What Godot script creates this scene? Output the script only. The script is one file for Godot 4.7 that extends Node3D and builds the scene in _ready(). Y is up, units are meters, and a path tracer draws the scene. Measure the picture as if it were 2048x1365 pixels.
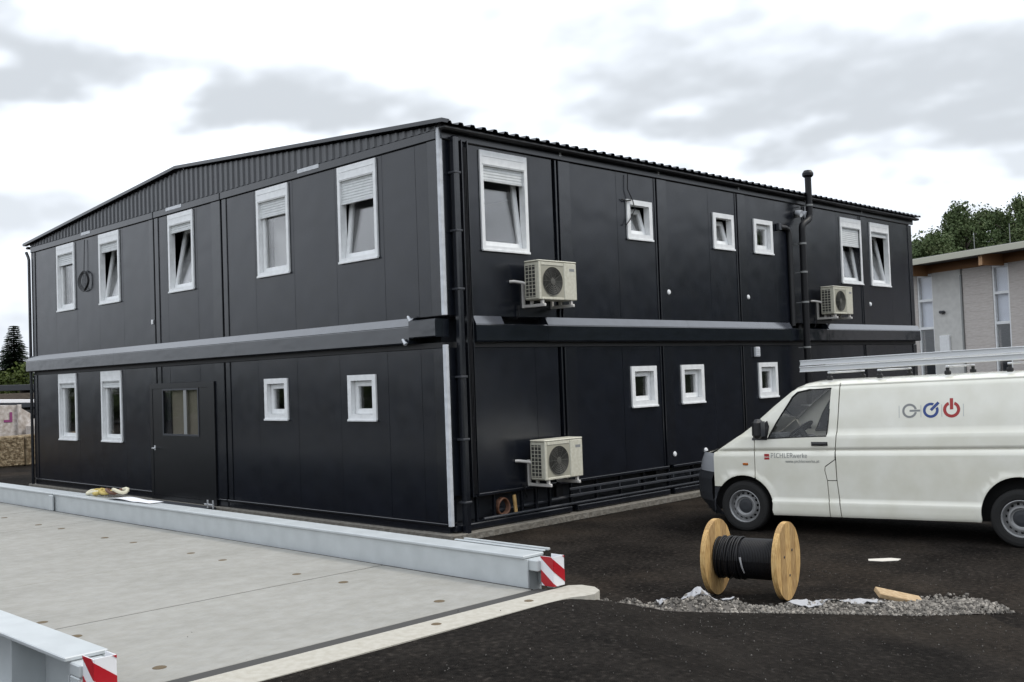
extends Node3D
# A two-storey anthracite container building on an asphalt yard, a weighbridge in front, a white van beside it.
# Left facade lies in the plane z = 0 (x from 0 to -14.4), right facade in x = 0 (z from 0 to -15.1); y = 0 is the yard.

var M := {}
var taken := {}
var rng := RandomNumberGenerator.new()


# ------------------------------------------------------------------ geometry collector
class Geo:
	var v := PackedVector3Array()
	var n := PackedVector3Array()
	var c := PackedColorArray()
	var col := Color(1, 1, 1)
	var use_col := false

	func tri(a: Vector3, b: Vector3, d: Vector3, na: Vector3, nb: Vector3, nd: Vector3) -> void:
		# front faces run clockwise: turn the triangle so that it faces along its normals
		if (d - a).cross(b - a).dot(na + nb + nd) < 0.0:
			v.append(a); v.append(d); v.append(b)
			n.append(na); n.append(nd); n.append(nb)
		else:
			v.append(a); v.append(b); v.append(d)
			n.append(na); n.append(nb); n.append(nd)
		if use_col:
			c.append(col); c.append(col); c.append(col)

	func flat(a: Vector3, b: Vector3, d: Vector3, hint: Vector3) -> void:
		var m := (d - a).cross(b - a)
		if m.length_squared() < 1e-16:
			return
		m = m.normalized()
		if m.dot(hint) < 0.0:
			m = -m
		tri(a, b, d, m, m, m)

	func quad(a: Vector3, b: Vector3, d: Vector3, e: Vector3, hint: Vector3) -> void:
		flat(a, b, d, hint)
		flat(a, d, e, hint)

	func box(center: Vector3, size: Vector3, ch := 0.0, bs := Basis()) -> void:
		var h := size * 0.5
		var k: float = minf(ch, minf(h.x, minf(h.y, h.z)) * 0.9)
		var p := func(s: Vector3, ax: int) -> Vector3:
			var q := Vector3(s.x * h.x, s.y * h.y, s.z * h.z)
			for i in 3:
				if i != ax:
					q[i] -= s[i] * k
			return center + bs * q
		for ax in 3:
			var b := (ax + 1) % 3
			var d := (ax + 2) % 3
			for s in [-1.0, 1.0]:
				var q := []
				for t in [[-1.0, -1.0], [1.0, -1.0], [1.0, 1.0], [-1.0, 1.0]]:
					var g := Vector3.ZERO
					g[ax] = s
					g[b] = t[0]
					g[d] = t[1]
					q.append(p.call(g, ax))
				var hn := Vector3.ZERO
				hn[ax] = s
				quad(q[0], q[1], q[2], q[3], bs * hn)
		if k <= 0.0:
			return
		for ax in 3:
			var b := (ax + 1) % 3
			var d := (ax + 2) % 3
			for s in [-1.0, 1.0]:
				for t in [-1.0, 1.0]:
					var lo := Vector3.ZERO
					lo[ax] = -1.0
					lo[b] = s
					lo[d] = t
					var hi := lo
					hi[ax] = 1.0
					var hn := Vector3.ZERO
					hn[b] = s
					hn[d] = t
					quad(p.call(lo, b), p.call(hi, b), p.call(hi, d), p.call(lo, d), bs * hn)
		for x in [-1.0, 1.0]:
			for y in [-1.0, 1.0]:
				for z in [-1.0, 1.0]:
					var s := Vector3(x, y, z)
					flat(p.call(s, 0), p.call(s, 1), p.call(s, 2), bs * s)

	func minmax(a: Vector3, b: Vector3, ch := 0.0) -> void:
		box((a + b) * 0.5, (b - a).abs(), ch)

	func tube(pts: Array, r0: float, r1 := -1.0, seg := 8, caps := true) -> void:
		if r1 < 0.0:
			r1 = r0
		var rings := []
		var side := Vector3.UP
		for i in pts.size():
			var a: Vector3 = pts[maxi(i - 1, 0)]
			var b: Vector3 = pts[mini(i + 1, pts.size() - 1)]
			var t := (b - a).normalized()
			if i == 0 and absf(t.dot(side)) > 0.9:
				side = Vector3.RIGHT
			side = (side - t * t.dot(side)).normalized()
			var up := t.cross(side)
			var r: float = lerpf(r0, r1, float(i) / maxf(1.0, pts.size() - 1))
			var ring := []
			for k in seg:
				var an := TAU * k / seg
				var d := side * cos(an) + up * sin(an)
				ring.append([pts[i] + d * r, d])
			rings.append(ring)
		for i in pts.size() - 1:
			for k in seg:
				var a: Array = rings[i][k]
				var b: Array = rings[i][(k + 1) % seg]
				var d: Array = rings[i + 1][(k + 1) % seg]
				var e: Array = rings[i + 1][k]
				tri(a[0], b[0], d[0], a[1], b[1], d[1])
				tri(a[0], d[0], e[0], a[1], d[1], e[1])
		if caps:
			for en in [0, pts.size() - 1]:
				var o: Vector3 = pts[en]
				var other: Vector3 = pts[1] if en == 0 else pts[en - 1]
				for k in seg:
					flat(o, rings[en][k][0], rings[en][(k + 1) % seg][0], o - other)

	# profile of (radius, height) turned round the y axis of xf; sharp: one normal per band
	func lathe(prof: Array, seg: int, xf: Transform3D, a0 := 0.0, a1 := TAU) -> void:
		for i in prof.size() - 1:
			var p: Vector2 = prof[i]
			var q: Vector2 = prof[i + 1]
			var t := (q - p)
			if t.length() < 1e-6:
				continue
			var nn := Vector2(t.y, -t.x).normalized()
			for k in seg:
				var b0 := lerpf(a0, a1, float(k) / seg)
				var b1 := lerpf(a0, a1, float(k + 1) / seg)
				var d0 := Vector3(cos(b0), 0, sin(b0))
				var d1 := Vector3(cos(b1), 0, sin(b1))
				var n0 := xf.basis * (d0 * nn.x + Vector3.UP * nn.y)
				var n1 := xf.basis * (d1 * nn.x + Vector3.UP * nn.y)
				var A := xf * (d0 * p.x + Vector3.UP * p.y)
				var B := xf * (d1 * p.x + Vector3.UP * p.y)
				var D := xf * (d1 * q.x + Vector3.UP * q.y)
				var E2 := xf * (d0 * q.x + Vector3.UP * q.y)
				if p.x > 1e-6:
					tri(A, B, D, n0, n1, n1)
				if q.x > 1e-6:
					tri(A, D, E2, n0, n1, n0)

	# polygon in the xy plane of xf, from z0 to z1
	func prism(poly: PackedVector2Array, z0: float, z1: float, xf := Transform3D()) -> void:
		var ix := Geometry2D.triangulate_polygon(poly)
		for z in [z0, z1]:
			var hint := xf.basis * Vector3(0, 0, signf(z - (z0 + z1) * 0.5))
			for i in range(0, ix.size(), 3):
				var a := poly[ix[i]]
				var b := poly[ix[i + 1]]
				var d := poly[ix[i + 2]]
				flat(xf * Vector3(a.x, a.y, z), xf * Vector3(b.x, b.y, z), xf * Vector3(d.x, d.y, z), hint)
		var cw := Geometry2D.is_polygon_clockwise(poly)
		for i in poly.size():
			var a := poly[i]
			var b := poly[(i + 1) % poly.size()]
			var e := (b - a)
			var o := Vector2(e.y, -e.x) * (-1.0 if cw else 1.0)
			quad(xf * Vector3(a.x, a.y, z0), xf * Vector3(b.x, b.y, z0), xf * Vector3(b.x, b.y, z1), xf * Vector3(a.x, a.y, z1), xf.basis * Vector3(o.x, o.y, 0))

	func mesh() -> ArrayMesh:
		var am := ArrayMesh.new()
		if v.is_empty():
			return am
		var ar := []
		ar.resize(Mesh.ARRAY_MAX)
		ar[Mesh.ARRAY_VERTEX] = v
		ar[Mesh.ARRAY_NORMAL] = n
		if use_col:
			ar[Mesh.ARRAY_COLOR] = c
		am.add_surface_from_arrays(Mesh.PRIMITIVE_TRIANGLES, ar)
		return am


# ------------------------------------------------------------------ objects
func numbered(called: String) -> String:
	var k: int = taken.get(called, 0)
	taken[called] = k + 1
	return called if k == 0 else "%s_%03d" % [called, k]


func tag(o: Node, label: String, category: String, group := "", kind := "") -> Node:
	o.set_meta("label", label)
	o.set_meta("category", category)
	if group:
		o.set_meta("group", group)
	if kind:
		o.set_meta("kind", kind)
	return o


func thing(called: String, label: String, category: String, at := Vector3.ZERO, turn := 0.0, group := "") -> Node3D:
	var o := Node3D.new()
	o.name = numbered(called)
	add_child(o)
	o.position = at
	o.rotation.y = turn
	tag(o, label, category, group)
	return o


func obj(called: String, g, m: Material, parent: Node = null) -> MeshInstance3D:
	var o := MeshInstance3D.new()
	o.mesh = g.mesh() if g is Geo else g
	o.material_override = m
	if parent == null or parent == self:
		o.name = numbered(called)
		add_child(o)
	else:
		o.name = called
		parent.add_child(o, true)
	return o


func struct(called: String, g, m: Material) -> MeshInstance3D:
	var o := obj(called, g, m)
	o.set_meta("kind", "structure")
	return o


func part(called: String, parent: Node) -> Node3D:
	var o := Node3D.new()
	o.name = called
	parent.add_child(o, true)
	return o


# ------------------------------------------------------------------ materials
func lin(r: float, g: float, b: float) -> Color:
	return Color(r, g, b).linear_to_srgb()


func mat(called: String, col: Color, rough: float, metal := 0.0, spec := 0.5) -> StandardMaterial3D:
	var m := StandardMaterial3D.new()
	m.resource_name = called
	m.albedo_color = col
	m.roughness = rough
	m.metallic = metal
	m.metallic_specular = spec
	M[called] = m
	return m


func noise(sd: int, freq: float, oct: int, kind := FastNoiseLite.TYPE_SIMPLEX_SMOOTH) -> FastNoiseLite:
	var f := FastNoiseLite.new()
	f.seed = sd
	f.frequency = freq
	f.noise_type = kind
	f.fractal_octaves = oct
	return f


func tex(sd: int, freq: float, oct: int, lo: Color, hi: Color, size := 512, normal := 0.0, mid = null) -> NoiseTexture2D:
	var t := NoiseTexture2D.new()
	t.width = size
	t.height = size
	t.seamless = true
	t.generate_mipmaps = false
	t.noise = noise(sd, freq, oct)
	if normal > 0.0:
		t.as_normal_map = true
		t.bump_strength = normal
	else:
		var r := Gradient.new()
		r.set_color(0, lo)
		r.set_color(1, hi)
		if mid != null:
			r.add_point(0.5, mid)
		t.color_ramp = r
	return t


func grey(x: float) -> Color:
	return Color(x, x, x)


func tri_uv(m: StandardMaterial3D, scale: Vector3, world := true) -> void:
	m.uv1_triplanar = true
	m.uv1_world_triplanar = world
	m.uv1_scale = scale


func relief(m: StandardMaterial3D, t: Texture2D, amount: float) -> void:
	m.normal_enabled = true
	m.normal_texture = t
	m.normal_scale = amount


func detail(m: StandardMaterial3D, t: Texture2D, scale: float) -> void:
	m.detail_enabled = true
	m.detail_blend_mode = BaseMaterial3D.BLEND_MODE_MUL
	m.detail_albedo = t
	m.detail_uv_layer = BaseMaterial3D.DETAIL_UV_2
	m.uv2_triplanar = true
	m.uv2_world_triplanar = true
	m.uv2_scale = Vector3.ONE * scale


func yard_patches(sd: int) -> ImageTexture:
	# worn asphalt over a 20 m tile: dusty drifts, tyre-polished streaks, dark patches and pale specks of stone
	var n := 1024
	var im := Image.create(n, n, false, Image.FORMAT_RGB8)
	var big := noise(sd, 0.0045, 5).get_seamless_image(n, n)
	var mid := noise(sd + 40, 0.022, 4).get_seamless_image(n, n)
	var streak := noise(sd + 80, 0.010, 4).get_seamless_image(n, n)
	var grit := noise(sd + 120, 0.30, 3).get_seamless_image(n, n)
	var b := big.get_data()
	var m := mid.get_data()
	var s := streak.get_data()
	var r := grit.get_data()
	var out := PackedByteArray()
	out.resize(n * n * 3)
	for j in n:
		for i in n:
			var k := j * n + i
			var dust := smoothstep(105.0, 190.0, float(b[k]))
			var wet := smoothstep(112.0, 70.0, float(s[k]))
			var v := 0.66 + 0.12 * (m[k] / 127.0 - 1.0) + 0.14 * dust - 0.10 * wet + 0.24 * (r[k] / 127.0 - 1.0)
			if r[k] > 196:
				v += 0.30
			v = clampf(v, 0.2, 1.0)
			out[k * 3] = int(255.0 * v)
			out[k * 3 + 1] = int(255.0 * v * lerpf(0.99, 0.965, dust))
			out[k * 3 + 2] = int(255.0 * v * lerpf(0.98, 0.92, dust))
	im.set_data(n, n, false, Image.FORMAT_RGB8, out)
	return ImageTexture.create_from_image(im)


func make_materials() -> void:
	var m: StandardMaterial3D
	# coated anthracite sheet: slightly wavy, faint dust
	m = mat("anthracite_panel", lin(0.0068, 0.0088, 0.0145), 0.275, 0.0, 0.55)
	m.albedo_texture = tex(11, 0.012, 4, grey(0.80), grey(1.0))
	tri_uv(m, Vector3.ONE * 0.31)
	relief(m, tex(12, 0.006, 2, grey(0), grey(1), 512, 6.0), 0.09)
	m.roughness_texture = tex(13, 0.02, 4, grey(0.82), grey(1.0))
	m = mat("anthracite_frame", lin(0.0075, 0.0092, 0.014), 0.24, 0.0, 0.60)
	m.albedo_texture = tex(14, 0.02, 4, grey(0.78), grey(1.0))
	tri_uv(m, Vector3.ONE * 0.5)
	relief(m, tex(15, 0.01, 2, grey(0), grey(1), 512, 5.0), 0.06)
	m = mat("anthracite_flashing", lin(0.013, 0.016, 0.022), 0.14, 0.0, 0.72)
	m.albedo_texture = tex(16, 0.02, 4, grey(0.8), grey(1.0))
	tri_uv(m, Vector3(0.25, 0.6, 0.25))
	relief(m, tex(17, 0.008, 3, grey(0), grey(1), 512, 6.0), 0.12)
	m = mat("zinc", lin(0.07, 0.076, 0.092), 0.13, 0.0, 0.72)
	m.albedo_texture = tex(23, 0.02, 4, grey(0.82), grey(1.0))
	tri_uv(m, Vector3(0.25, 0.6, 0.25))
	m = mat("anthracite_roof", lin(0.012, 0.0145, 0.021), 0.32, 0.0, 0.62)
	m.albedo_texture = tex(18, 0.02, 4, grey(0.75), grey(1.0))
	tri_uv(m, Vector3.ONE * 0.4)
	m = mat("door_coat", lin(0.007, 0.008, 0.010), 0.3)
	m.albedo_texture = tex(19, 0.02, 3, grey(0.8), grey(1.0))
	tri_uv(m, Vector3.ONE * 0.5)
	mat("black_plastic", lin(0.012, 0.012, 0.013), 0.5)
	mat("dark_steel", lin(0.034, 0.037, 0.044), 0.4)
	m = mat("pale_trim", lin(0.66, 0.68, 0.71), 0.38, 0.0)
	m.albedo_texture = tex(20, 0.02, 4, grey(0.85), grey(1.0))
	tri_uv(m, Vector3(0.6, 0.6, 0.6))
	m = mat("window_white", lin(0.80, 0.81, 0.81), 0.32)
	m.albedo_texture = tex(21, 0.015, 4, grey(0.93), grey(1.0))
	tri_uv(m, Vector3.ONE * 0.8)
	m = mat("shutter_white", lin(0.70, 0.72, 0.72), 0.45)
	m.albedo_texture = tex(22, 0.015, 4, grey(0.92), grey(1.0))
	tri_uv(m, Vector3.ONE * 0.8)
	m = mat("curtain", lin(0.75, 0.75, 0.74), 0.95)
	m.backlight_enabled = true
	m.backlight = lin(0.3, 0.3, 0.3)
	m = mat("pane", Color(0.10, 0.12, 0.12, 0.05), 0.02, 0.0, 0.66)
	m.transparency = BaseMaterial3D.TRANSPARENCY_ALPHA
	m = mat("van_pane", Color(0.10, 0.13, 0.13, 0.16), 0.02, 0.0, 0.42)
	m.transparency = BaseMaterial3D.TRANSPARENCY_ALPHA
	# concrete
	m = mat("deck_concrete", lin(0.325, 0.318, 0.296), 0.85)
	m.albedo_texture = tex(31, 0.006, 5, Color(0.93, 0.93, 0.925), Color(1, 1, 1), 1024)
	tri_uv(m, Vector3(0.20, 0.3, 0.075))
	detail(m, tex(32, 0.02, 6, Color(0.925, 0.92, 0.905), Color(1, 1, 1), 1024), 0.24)
	relief(m, tex(33, 0.12, 3, grey(0), grey(1), 512, 4.0), 0.25)
	m = mat("kerb_concrete", lin(0.44, 0.42, 0.37), 0.9)
	m.albedo_texture = tex(34, 0.03, 5, Color(0.90, 0.89, 0.87), Color(1, 1, 1), 512)
	tri_uv(m, Vector3.ONE * 0.8)
	relief(m, tex(35, 0.08, 4, grey(0), grey(1), 512, 5.0), 0.15)
	m = mat("plinth_concrete", lin(0.20, 0.188, 0.165), 0.92)
	m.albedo_texture = tex(36, 0.03, 5, Color(0.78, 0.76, 0.73), Color(1, 1, 1), 512)
	tri_uv(m, Vector3.ONE * 0.5)
	relief(m, tex(37, 0.06, 4, grey(0), grey(1), 512, 6.0), 0.5)
	m = mat("block_concrete", lin(0.42, 0.36, 0.26), 0.95)
	m.albedo_texture = tex(38, 0.03, 5, Color(0.42, 0.36, 0.28), Color(1, 0.98, 0.95), 512)
	tri_uv(m, Vector3.ONE * 0.45)
	relief(m, tex(39, 0.05, 5, grey(0), grey(1), 512, 8.0), 0.7)
	# galvanised steel
	m = mat("galvanised", lin(0.475, 0.502, 0.51), 0.46, 0.1)
	m.albedo_texture = tex(41, 0.010, 5, grey(0.94), grey(1.0), 512)
	tri_uv(m, Vector3(0.6, 0.6, 0.6))
	m.roughness_texture = tex(42, 0.012, 4, grey(0.85), grey(1.0), 512)
	m = mat("rusty_bolt", lin(0.11, 0.08, 0.045), 0.85)
	m = mat("rubber_joint", lin(0.045, 0.043, 0.04), 0.8)
	# asphalt: stone grain, with coarse dusty and damp patches
	for q in [["asphalt", 0.108, 0.094, 0.084, 51], ["ramp_asphalt", 0.092, 0.0825, 0.0755, 155]]:
		m = mat(q[0], lin(q[1], q[2], q[3]), 0.95, 0.0, 0.18)
		m.albedo_texture = tex(q[4], 0.22, 3, Color(0.36, 0.36, 0.36), Color(1.0, 0.99, 0.97), 1024)
		tri_uv(m, Vector3.ONE * 0.5)
		detail(m, yard_patches(q[4]), 0.05)
		relief(m, tex(q[4] + 2, 0.22, 3, grey(0), grey(1), 1024, 9.0), 0.6)
	# gravel and small stuff
	m = mat("stone", Color(1, 1, 1), 0.9)
	m.vertex_color_use_as_albedo = true
	m = mat("geotextile", lin(0.36, 0.36, 0.37), 0.95)
	m = mat("paper", lin(0.62, 0.58, 0.52), 0.9)
	# timber
	m = mat("drum_wood", lin(0.60, 0.43, 0.20), 0.75)
	m.albedo_texture = tex(61, 0.02, 5, Color(0.66, 0.56, 0.44), Color(1, 1, 1), 512, 0.0, Color(0.93, 0.88, 0.8))
	tri_uv(m, Vector3(5.0, 0.7, 5.0), false)
	m = mat("drum_wood_dark", lin(0.54, 0.37, 0.165), 0.78)
	m.albedo_texture = tex(62, 0.02, 5, Color(0.6, 0.52, 0.42), Color(1, 1, 1), 512)
	tri_uv(m, Vector3(6.0, 0.6, 6.0), false)
	m = mat("offcut_wood", lin(0.58, 0.46, 0.30), 0.85)
	m.albedo_texture = tex(64, 0.03, 4, Color(0.7, 0.62, 0.52), Color(1, 1, 1), 512)
	tri_uv(m, Vector3(1.0, 6.0, 6.0), false)
	m = mat("beam_wood", lin(0.30, 0.15, 0.065), 0.7)
	m = mat("beam_end_wood", lin(0.42, 0.25, 0.13), 0.75)
	m = mat("old_wood", lin(0.14, 0.115, 0.09), 0.9)
	m.albedo_texture = tex(63, 0.03, 4, grey(0.6), grey(1.0), 512)
	tri_uv(m, Vector3(0.3, 2.0, 0.3))
	m = mat("bark", lin(0.06, 0.048, 0.038), 0.95)
	m = mat("cable_black", lin(0.005, 0.005, 0.0065), 0.5, 0.0, 0.4)
	m = mat("cable_end", lin(0.30, 0.30, 0.31), 0.6)
	# vehicle
	m = mat("van_paint", lin(0.83, 0.815, 0.73), 0.26)
	m.clearcoat_enabled = true
	m.clearcoat = 0.6
	m.clearcoat_roughness = 0.08
	m.albedo_texture = tex(71, 0.01, 4, Color(0.93, 0.925, 0.90), Color(1, 1, 1), 512)
	tri_uv(m, Vector3.ONE * 0.4)
	m = mat("bumper_plastic", lin(0.022, 0.024, 0.028), 0.55)
	m = mat("rubber", lin(0.014, 0.0135, 0.013), 0.85)
	m.albedo_texture = tex(72, 0.05, 4, grey(0.7), grey(1.0), 512)
	tri_uv(m, Vector3.ONE * 3.0, false)
	m = mat("wheel_silver", lin(0.27, 0.27, 0.27), 0.4, 0.4)
	m = mat("underbody", lin(0.008, 0.008, 0.008), 0.95)
	m = mat("seat_cloth", lin(0.07, 0.085, 0.11), 0.95)
	m = mat("dash_plastic", lin(0.03, 0.033, 0.036), 0.6)
	m = mat("headlamp", lin(0.35, 0.36, 0.38), 0.12)
	m = mat("amber", lin(0.42, 0.12, 0.02), 0.25)
	m = mat("tail_red", lin(0.35, 0.01, 0.01), 0.2)
	m = mat("print_grey", lin(0.23, 0.235, 0.23), 0.4)
	m = mat("print_pale", lin(0.46, 0.47, 0.45), 0.4)
	m = mat("print_blue", lin(0.02, 0.055, 0.22), 0.4)
	m = mat("print_red", lin(0.36, 0.022, 0.022), 0.4)
	m = mat("print_dark", lin(0.03, 0.03, 0.03), 0.4)
	m = mat("aluminium", lin(0.66, 0.67, 0.68), 0.3, 0.4)
	# air conditioners
	m = mat("ac_casing", lin(0.60, 0.585, 0.50), 0.42)
	m.albedo_texture = tex(74, 0.02, 4, Color(0.9, 0.89, 0.86), Color(1, 1, 1), 512)
	tri_uv(m, Vector3.ONE * 1.5)
	m = mat("ac_shroud", lin(0.33, 0.315, 0.25), 0.5)
	m = mat("ac_dark", lin(0.035, 0.034, 0.03), 0.7)
	m = mat("ac_grille", lin(0.07, 0.068, 0.058), 0.6)
	m = mat("bracket_white", lin(0.55, 0.53, 0.50), 0.5)
	# markers, straps
	m = mat("marker_white", lin(0.72, 0.72, 0.74), 0.35)
	m = mat("marker_red", lin(0.37, 0.008, 0.016), 0.35)
	m = mat("strap_yellow", lin(0.47, 0.36, 0.11), 0.8)
	m = mat("strap_pale", lin(0.60, 0.56, 0.42), 0.8)
	m = mat("hose_orange", lin(0.11, 0.045, 0.022), 0.6)
	m = mat("sheet_white", lin(0.80, 0.80, 0.82), 0.6)
	# hall
	m = mat("hall_board", lin(0.60, 0.565, 0.54), 0.85)
	m.albedo_texture = tex(81, 0.03, 4, Color(0.86, 0.84, 0.82), Color(1, 1, 1), 512)
	tri_uv(m, Vector3(0.25, 1.2, 0.25))
	m = mat("hall_plaster", lin(0.60, 0.59, 0.56), 0.9)
	m.albedo_texture = tex(82, 0.02, 4, grey(0.9), grey(1.0), 512)
	tri_uv(m, Vector3.ONE * 0.3)
	m = mat("hall_fascia", lin(0.45, 0.44, 0.36), 0.7)
	m = mat("hall_roof", lin(0.16, 0.16, 0.16), 0.8)
	# plants
	for q in [["leaf_dark", 0.074, 0.102, 0.044], ["leaf_mid", 0.105, 0.142, 0.050], ["needle", 0.034, 0.052, 0.030], ["hedge_leaf", 0.055, 0.075, 0.018]]:
		m = mat(q[0], Color(1, 1, 1), 0.75, 0.0, 0.3)
		m.albedo_color = lin(q[1], q[2], q[3])
		m.vertex_color_use_as_albedo = true
		m.cull_mode = BaseMaterial3D.CULL_DISABLED
		m.backlight_enabled = true
		m.backlight = lin(q[1] * 0.7, q[2] * 0.8, q[3] * 0.4)
	m = mat("grass", lin(0.05, 0.075, 0.025), 0.95)
	m.albedo_texture = tex(83, 0.05, 5, grey(0.55), grey(1.0), 512)
	tri_uv(m, Vector3.ONE * 0.1)
	m = mat("banner_white", lin(0.66, 0.63, 0.61), 0.7)
	m.albedo_texture = tex(84, 0.02, 5, Color(0.72, 0.68, 0.64), Color(1, 1, 1), 512)
	tri_uv(m, Vector3.ONE * 0.5)
	m = mat("print_violet", lin(0.24, 0.05, 0.16), 0.7)


# ------------------------------------------------------------------ sky
func make_sky() -> ImageTexture:
	var w := 2048
	var h := 1024
	var im := Image.create(w, h, false, Image.FORMAT_RGBF)
	var big := noise(5, 0.55, 5)
	var fine := noise(9, 1.7, 4)
	im.fill(Color(0.30, 0.30, 0.30))
	var wisp := noise(31, 4.5, 4)
	for j in h / 2 + 8:
		var el := (0.5 - (j + 0.5) / h) * PI
		for i in w:
			var az := wrapf((i + 0.5) / w * TAU, -PI, PI)     # 0 looks along -z, positive towards +x
			var col := Vector3(0.30, 0.30, 0.30)
			if el > -0.02:
				var y := maxf(sin(el), 0.0)
				var d := Vector3(sin(az) * cos(el), y, -cos(az) * cos(el))
				# a cloud sheet overhead, seen in perspective
				var k := 1.0 / (y + 0.16)
				var p := Vector2(d.x, d.z) * k
				var a := big.get_noise_2d(p.x, p.y * 1.5) + 0.35 * fine.get_noise_2d(p.x, p.y * 1.8)
				var g := smoothstep(-0.25, 0.55, a)
				# two banks of grey cloud: a long one low over the left of the building, a wide one over the right
				var f2 := fine.get_noise_2d(p.x * 1.6 + 7.0, p.y * 2.0)
				g *= 0.5
				var ws := wisp.get_noise_2d(p.x * 1.2, p.y * 1.4)
				var da := wrapf(az + 1.14, -PI, PI)
				g = maxf(g, exp(-pow(da / 0.36, 4.0) - pow((el - 0.283 + da * 0.11 + 0.035 * f2) / 0.044, 2.0)) * (0.92 + 0.55 * a + 0.4 * f2))
				da = wrapf(az + 1.24, -PI, PI)
				g = maxf(g, 0.7 * exp(-pow(da / 0.16, 2.0) - pow((el - 0.16) / 0.030, 2.0)))
				da = wrapf(az + 0.44, -PI, PI)
				g = maxf(g, exp(-pow(da / 0.34, 4.0) - pow((el - 0.25 + da * 0.10 + 0.05 * f2) / 0.095, 2.0)) * (0.86 + 0.25 * a + 0.22 * f2))
				var low := exp(-y * 9.0)
				var bright := lerpf(1.5, 0.66, exp(-y * 7.0))
				var white := Vector3(0.94, 1.0, 1.085) * bright
				var dark := Vector3(0.575, 0.615, 0.66) * lerpf(1.1, 1.0, low)
				col = white.lerp(dark, smoothstep(0.06, 0.86, g + 0.16 * ws * smoothstep(0.02, 0.3, g)))
			im.set_pixel(i, j, Color(col.x, col.y, col.z))
	return ImageTexture.create_from_image(im)


# ------------------------------------------------------------------ facade helpers
# side 0: left facade (u = x, outward +z); side 1: right facade (u = distance from the corner, outward +x)
func F(side: int, u: float, y: float, w: float) -> Vector3:
	return Vector3(u, y, w) if side == 0 else Vector3(w, y, -u)


func fbox(g: Geo, side: int, u0: float, u1: float, y0: float, y1: float, w0: float, w1: float, ch := 0.0) -> void:
	g.minmax(F(side, u0, y0, w0), F(side, u1, y1, w1), ch)


func plate(g: Geo, side: int, o: Rect2, h: Rect2, w0: float, w1: float) -> void:
	var us := [o.position.x, h.position.x, h.end.x, o.end.x]
	var ys := [o.position.y, h.position.y, h.end.y, o.end.y]
	var out := F(side, 0, 0, 1)
	for i in 3:
		for j in 3:
			if i == 1 and j == 1:
				continue
			for w in [w0, w1]:
				g.quad(F(side, us[i], ys[j], w), F(side, us[i + 1], ys[j], w), F(side, us[i + 1], ys[j + 1], w), F(side, us[i], ys[j + 1], w), out * signf(w - (w0 + w1) * 0.5))
	for q in [[0, 3, 1.0], [1, 2, -1.0]]:
		var ua: float = us[q[0]]
		var ub: float = us[q[1]]
		var ya: float = ys[q[0]]
		var yb: float = ys[q[1]]
		var s: float = q[2]
		g.quad(F(side, ua, ya, w0), F(side, ub, ya, w0), F(side, ub, ya, w1), F(side, ua, ya, w1), Vector3.DOWN * s)
		g.quad(F(side, ua, yb, w0), F(side, ub, yb, w0), F(side, ub, yb, w1), F(side, ua, yb, w1), Vector3.UP * s)
		var ou := F(side, 1, 0, 0)
		g.quad(F(side, ua, ya, w0), F(side, ua, yb, w0), F(side, ua, yb, w1), F(side, ua, ya, w1), -ou * s)
		g.quad(F(side, ub, ya, w0), F(side, ub, yb, w0), F(side, ub, yb, w1), F(side, ub, ya, w1), ou * s)


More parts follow.
